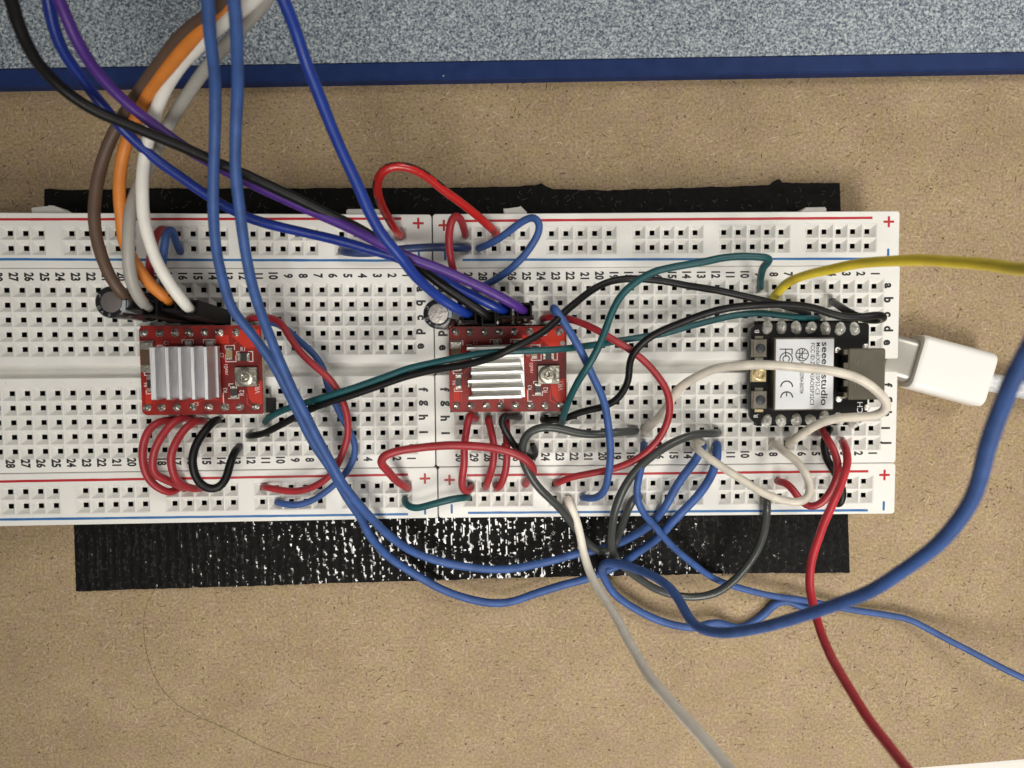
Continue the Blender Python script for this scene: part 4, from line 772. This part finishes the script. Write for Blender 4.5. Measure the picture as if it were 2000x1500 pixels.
wire('w_grey',1.45,[(1402,845,.9),(1396,846,2.4),(1380,846,4),(1362,847,5),(1330,857,6),(1295,875,6.6),(1262,900,6.9),(1234,929,7),(1214,962,6.9),(1201,998,6),(1195,1033,4.4),(1194,1064,2.6),(1204,1091,.8),(1226,1113,-1.4),(1250,1132,-3),(1280,1150,-4.4),(1316,1162,-5),(1357,1166,-5),(1400,1157,-4.4),(1432,1135,-3.4),(1460,1103,-2.2),(1481,1070,-.8),(1493,1034,1),(1498,1002,2.8),(1499,985,3.4),(1497,974,2.6),(1496,970,.9)],'dark grey wire sweeping in a wide curve below the right breadboard',J)
wire('w_blacksoft',1.2,[(1014,815,.9),(1008,814,3.4),(995,813,6),(984,813,7.4),(979,823,7.8),(988,843,7.4),(1000,864,6.8),(1012,877,6.2),(1024,887,5.6),(1036,893,5),(1044,892,4.2),(1046,884,3),(1042,874,.9)],'short crooked black jumper below the right driver board',J)
wire('w_red',1.32,[(930,816,.9),(925,814,3.4),(917,811,5.2),(914,822,6),(910,845,6.2),(906,875,6.2),(906,907,5.8),(902,934,5),(903,954,4),(911,960,3.2),(919,956,2.2),(920,950,.9)],'first red jumper from the left below the right driver board',J)
wire('w_red',1.28,[(954,818,.9),(954,822,3.6),(959,845,5.4),(965,875,6.2),(963,907,6),(957,928,4.8),(951,946,2.6),(949,951,.9)],'second red jumper from the left below the right driver board',J)
wire('w_red',1.28,[(988,820,.9),(989,826,3.6),(989,855,5.6),(990,888,6),(987,922,5.2),(979,948,4),(972,955,2.6),(969,950,.9)],'third red jumper from the left below the right driver board',J)
wire('w_red',1.42,[(797,953,.9),(791,949,3),(775,940,5),(757,919,7.4),(745,903,8.8),(750,891,9.4),(775,881,9.6),(812,875,9.6),(875,871,9.6),(937,872,9.6),(975,877,9.6),(1005,886,9.2),(1028,899,8.6),(1041,915,7.4),(1041,928,5.6),(1032,938,3.4),(1026,946,.9)],'thick red jumper lying sideways over the joint between the breadboards',J)
wire('w_teal',1.25,[(791,974,.9),(791,980,2.6),(797,988,3.6),(812,992,4.2),(837,987,4.6),(875,977,4.6),(902,972,3.6),(915,971,1.4)],'short teal jumper bridging the lower rails of the two breadboards',J)
wire('w_blue',1.25,[(1258,868,.9),(1257,874,3.4),(1256,895,6),(1250,925,7.4),(1245,952,7.4),(1246,976,7),(1256,1000,6),(1275,1024,4.2),(1298,1049,1.4),(1325,1076,-1.8),(1355,1102,-4.2),(1388,1126,-6.2),(1424,1142,-7.2),(1475,1157,-7.8),(1520,1166,-7.9),(1565,1172,-8.2),(1610,1181,-8.6),(1655,1190,-9),(1720,1199,-9),(1775,1211,-8.6),(1812,1229,-8),(1867,1258,-6.6),(1922,1287,-5),(2000,1325,-3),(2060,1352,-2)],'blue wire crossing the tape strip and leaving at the right edge below',J,'ho')
wire('w_blue',1.5,[(1605,1196,-9.3),(1590,1192,-9.4),(1572,1188,-9.5),(1552,1178,-9.7),(1532,1173,-9.7),(1514,1180,-9.7),(1496,1197,-9.7),(1470,1216,-9.7),(1446,1226,-9.5),(1425,1223,-9),(1405,1216,-8.6),(1385,1218,-8.4),(1360,1226,-8.2),(1330,1224,-8.2),(1300,1216,-8.2),(1260,1200,-8),(1222,1178,-7.4),(1200,1160,-6.8),(1185,1140,-5.8),(1177,1122,-4.2),(1176,1108,-1.2),(1184,1100,1.4),(1205,1101,3.6),(1230,1107,6),(1260,1118,9),(1284,1130,11.6),(1305,1145,14),(1320,1162,16),(1333,1183,18),(1345,1205,19.8),(1358,1221,21.6),(1378,1231,23.6),(1410,1235,26.6),(1460,1231,31),(1520,1217,36),(1580,1199,40.4),(1640,1178,44),(1700,1153,47.4),(1745,1127,50),(1787,1098,52),(1830,1064,54),(1867,1024,56),(1893,984,57.6),(1912,935,59.4),(1930,870,61.4),(1950,805,63.4),(1972,752,65.4),(2000,700,67),(2040,630,70),(2080,570,72)],'thick blue wire rising out of focus towards the right edge',J,'oo')
wire('w_red',1.3,[(1519,941,.9),(1524,942,2.6),(1537,946,3.8),(1550,960,4.6),(1563,978,5.2),(1580,990,5.8),(1600,985,6.4),(1619,965,7),(1632,939,7.4),(1636,911,7.4),(1630,883,7),(1617,858,5.8),(1607,842,3.4),(1604,837,.9)],'red jumper hooking round below the controller board',J)
wire('w_bright',1.32,[(1647,864,.9),(1648,868,3.4),(1653,882,6),(1655,900,8),(1652,918,9.6),(1643,944,11),(1631,970,12.2),(1622,992,13),(1610,1020,13.8),(1598,1052,14.6),(1586,1084,15.4),(1581,1115,16.4),(1582,1152,17.8),(1591,1192,20),(1603,1236,23),(1621,1280,27),(1640,1312,30.4),(1658,1342,33.4),(1702,1412,39.6),(1749,1474,45),(1800,1545,51)],'long red wire rising past the lower edge of the picture',J,'ho')
wire('w_black',1.35,[(1620,838,.9),(1617,843,2),(1611,860,3),(1611,880,3.6),(1617,900,4),(1630,922,4.2),(1640,942,4.4),(1646,962,4.4),(1643,980,4.2),(1637,986,3.6),(1633,978,2.4),(1632,968,.9)],'black jumper lying beneath the red ones by the controller board',J)
wire('w_cream',1.5,[(1259,841,.9),(1262,837,2.4),(1276,826,3.6),(1294,806,4.6),(1309,785,5.6),(1320,765,6.8),(1342,747,8.4),(1370,732,10.2),(1400,720,11.8),(1440,714,13.2),(1480,712.5,14),(1520,714.5,14.6),(1575,719,15),(1625,725,15),(1672,738,14.8),(1708,760,14.4),(1731,786,13.8),(1729,802,12.8),(1710,812,12),(1675,815,11),(1637,817,9.8),(1602,826,8.2),(1572,844,6),(1550,860,3.4),(1541,867,.9)],'thick cream wire arching over the controller board and curling back at its end',J)
wire('w_cream',1.38,[(1510,867,.9),(1514,869,3.2),(1532,883,6),(1555,901,7.8),(1573,924,9),(1582,950,9.8),(1579,970,10),(1562,981,10),(1525,977,9.8),(1487,961,9.4),(1450,937,8.8),(1412,912,8.2),(1382,892,7.4),(1365,880,6.4),(1359,868,5),(1364,863,3),(1371,866,.9)],'cream jumper forming a loop below the controller board',J)
wire('w_pale',1.5,[(1109,975,.9),(1111,981,2),(1122,1007,2.4),(1132,1040,2.4),(1140,1076,2.6),(1151,1114,4.4),(1162,1138,6.6),(1178,1164,9.4),(1205,1211,15),(1235,1265,21.6),(1268,1319,28.4),(1304,1363,34),(1345,1410,39),(1390,1460,43.6),(1425,1500,47),(1465,1550,51)],'long cream wire rising past the lower edge in the middle of the picture',J,'ho')
wire('w_yellow',1.5,[(1510,583,.9),(1512,579,3),(1523,567,6),(1542,551,9.4),(1575,538,13),(1625,526,17.6),(1675,515,22),(1725,510,26.4),(1800,508,32),(1860,511,36.4),(1920,516,40.6),(1975,524,44.6),(2040,535,50)],'yellow wire running out over the right-hand edge',J,'ho')

# scraps of flux and tape round the right connectors
mb = MB()
for i in range(26):
    u = random.uniform(966,1040); v = random.uniform(618,633); p = R.px(u,v,random.uniform(11,13.5)); r_ = random.uniform(.25,.7)
    q = [p+np.array([math.cos(a_)*r_*random.uniform(.5,1.2),math.sin(a_)*r_*.5,random.gauss(0,.25)]) for a_ in np.linspace(0,6.28,6)[:-1]]
    mb.add(q, [(0,1,2,3,4)])
tag(mb.build('crumpled_tape', M['amber'], at=R.px(1003,626,12)), 'dark crumpled amber tape scrap wrapped round the connectors above the right driver', 'tape')

# ------------------------------------------------------------------ usb cable lying beside the right board
def cable():
    a = tp(1764,700,4.2); d1 = tp(1933,745,4.2); ax = d1-a; ax[2] = 0; ax /= np.linalg.norm(ax); ay = np.array([-ax[1],ax[0],0]); 
    zc = 3.4; org = tp(1795,706,6); org[2] = zc
    root = thing('usb_cable', (org[0]+5,org[1],0), 'white cable with a pale metal plug lying unplugged beside the controller board', 'cable')
    rmax = 1.5
    def stadium(w_,t_,n=10):
        r = min(t_/2, rmax); P = []
        for sx,sy,a0 in ((1,-1,-90),(1,1,0),(-1,1,90),(-1,-1,180)):
            for j in range(n//2+1): t = math.radians(a0+90*j/(n//2)); P.append((sx*(w_/2-r)+r*math.cos(t), sy*(t_/2-r)+r*math.sin(t)))
        return P
    def loft(mb, secs):
        n = None; vs = []
        for s_,w_,t_,cz in secs:
            P = stadium(w_,t_); n = len(P); vs += [org+ax*s_+ay*p[0]+np.array([0,0,p[1]+cz]) for p in P]
        k = len(secs); mb.add(vs, [(i*n+(j+1)%n,i*n+j,(i+1)*n+j,(i+1)*n+(j+1)%n) for i in range(k-1) for j in range(n)]+[tuple(range(n)),tuple(range(k*n-1,(k-1)*n-1,-1))])
    mb = MB(); loft(mb,[(-5.3,8.0,2.5,0),(-5.1,8.25,2.8,0),(1.5,8.3,2.8,0)]); mb.build('metal_plug', M['usbgrey'], root, smooth=True)
    mb = MB(); loft(mb,[(.15,9.6,4.6,0),(.0,10.0,5.2,0),(.35,10.3,5.7,0),(1.0,10.35,5.8,0),(13.4,10.35,5.8,0),(14.0,10.1,5.5,0),(14.25,9.5,4.9,0)]); mb.build('plug_body', M['usbwhite'], root, smooth=True)
    mb = MB(); P = [org+ax*13.5, org+ax*16, org+ax*19+ay*.1, org+ax*24+ay*.4, org+ax*32+ay*.9, org+ax*45+ay*1, org+ax*75-ay*4, org+ax*120-ay*16, org+ax*170-ay*26]; pth = spline(P,.5)
    mb.tube(pth, [1.75+.06*math.sin(i*1.9) for i in range(len(pth))], 16); mb.build('braided_cord', M['braid'], root, smooth=True)
cable()
# hair on the panel
mb = MB(); P = [tp(u,v,.07) for u,v in ((302,1152),(290,1172),(281,1200),(281,1240),(286,1275),(294,1305),(306,1330),(322,1355),(345,1376),(368,1391),(392,1402),(425,1416),(460,1432),(500,1453),(540,1470),(590,1486),(650,1500),(700,1512))]
mb.tube(spline(P,1.0), .030, 4, False); tag(mb.build('hair', M['hair'], at=P[6]), 'long dark hair curving over the bare panel at lower left', 'hair')
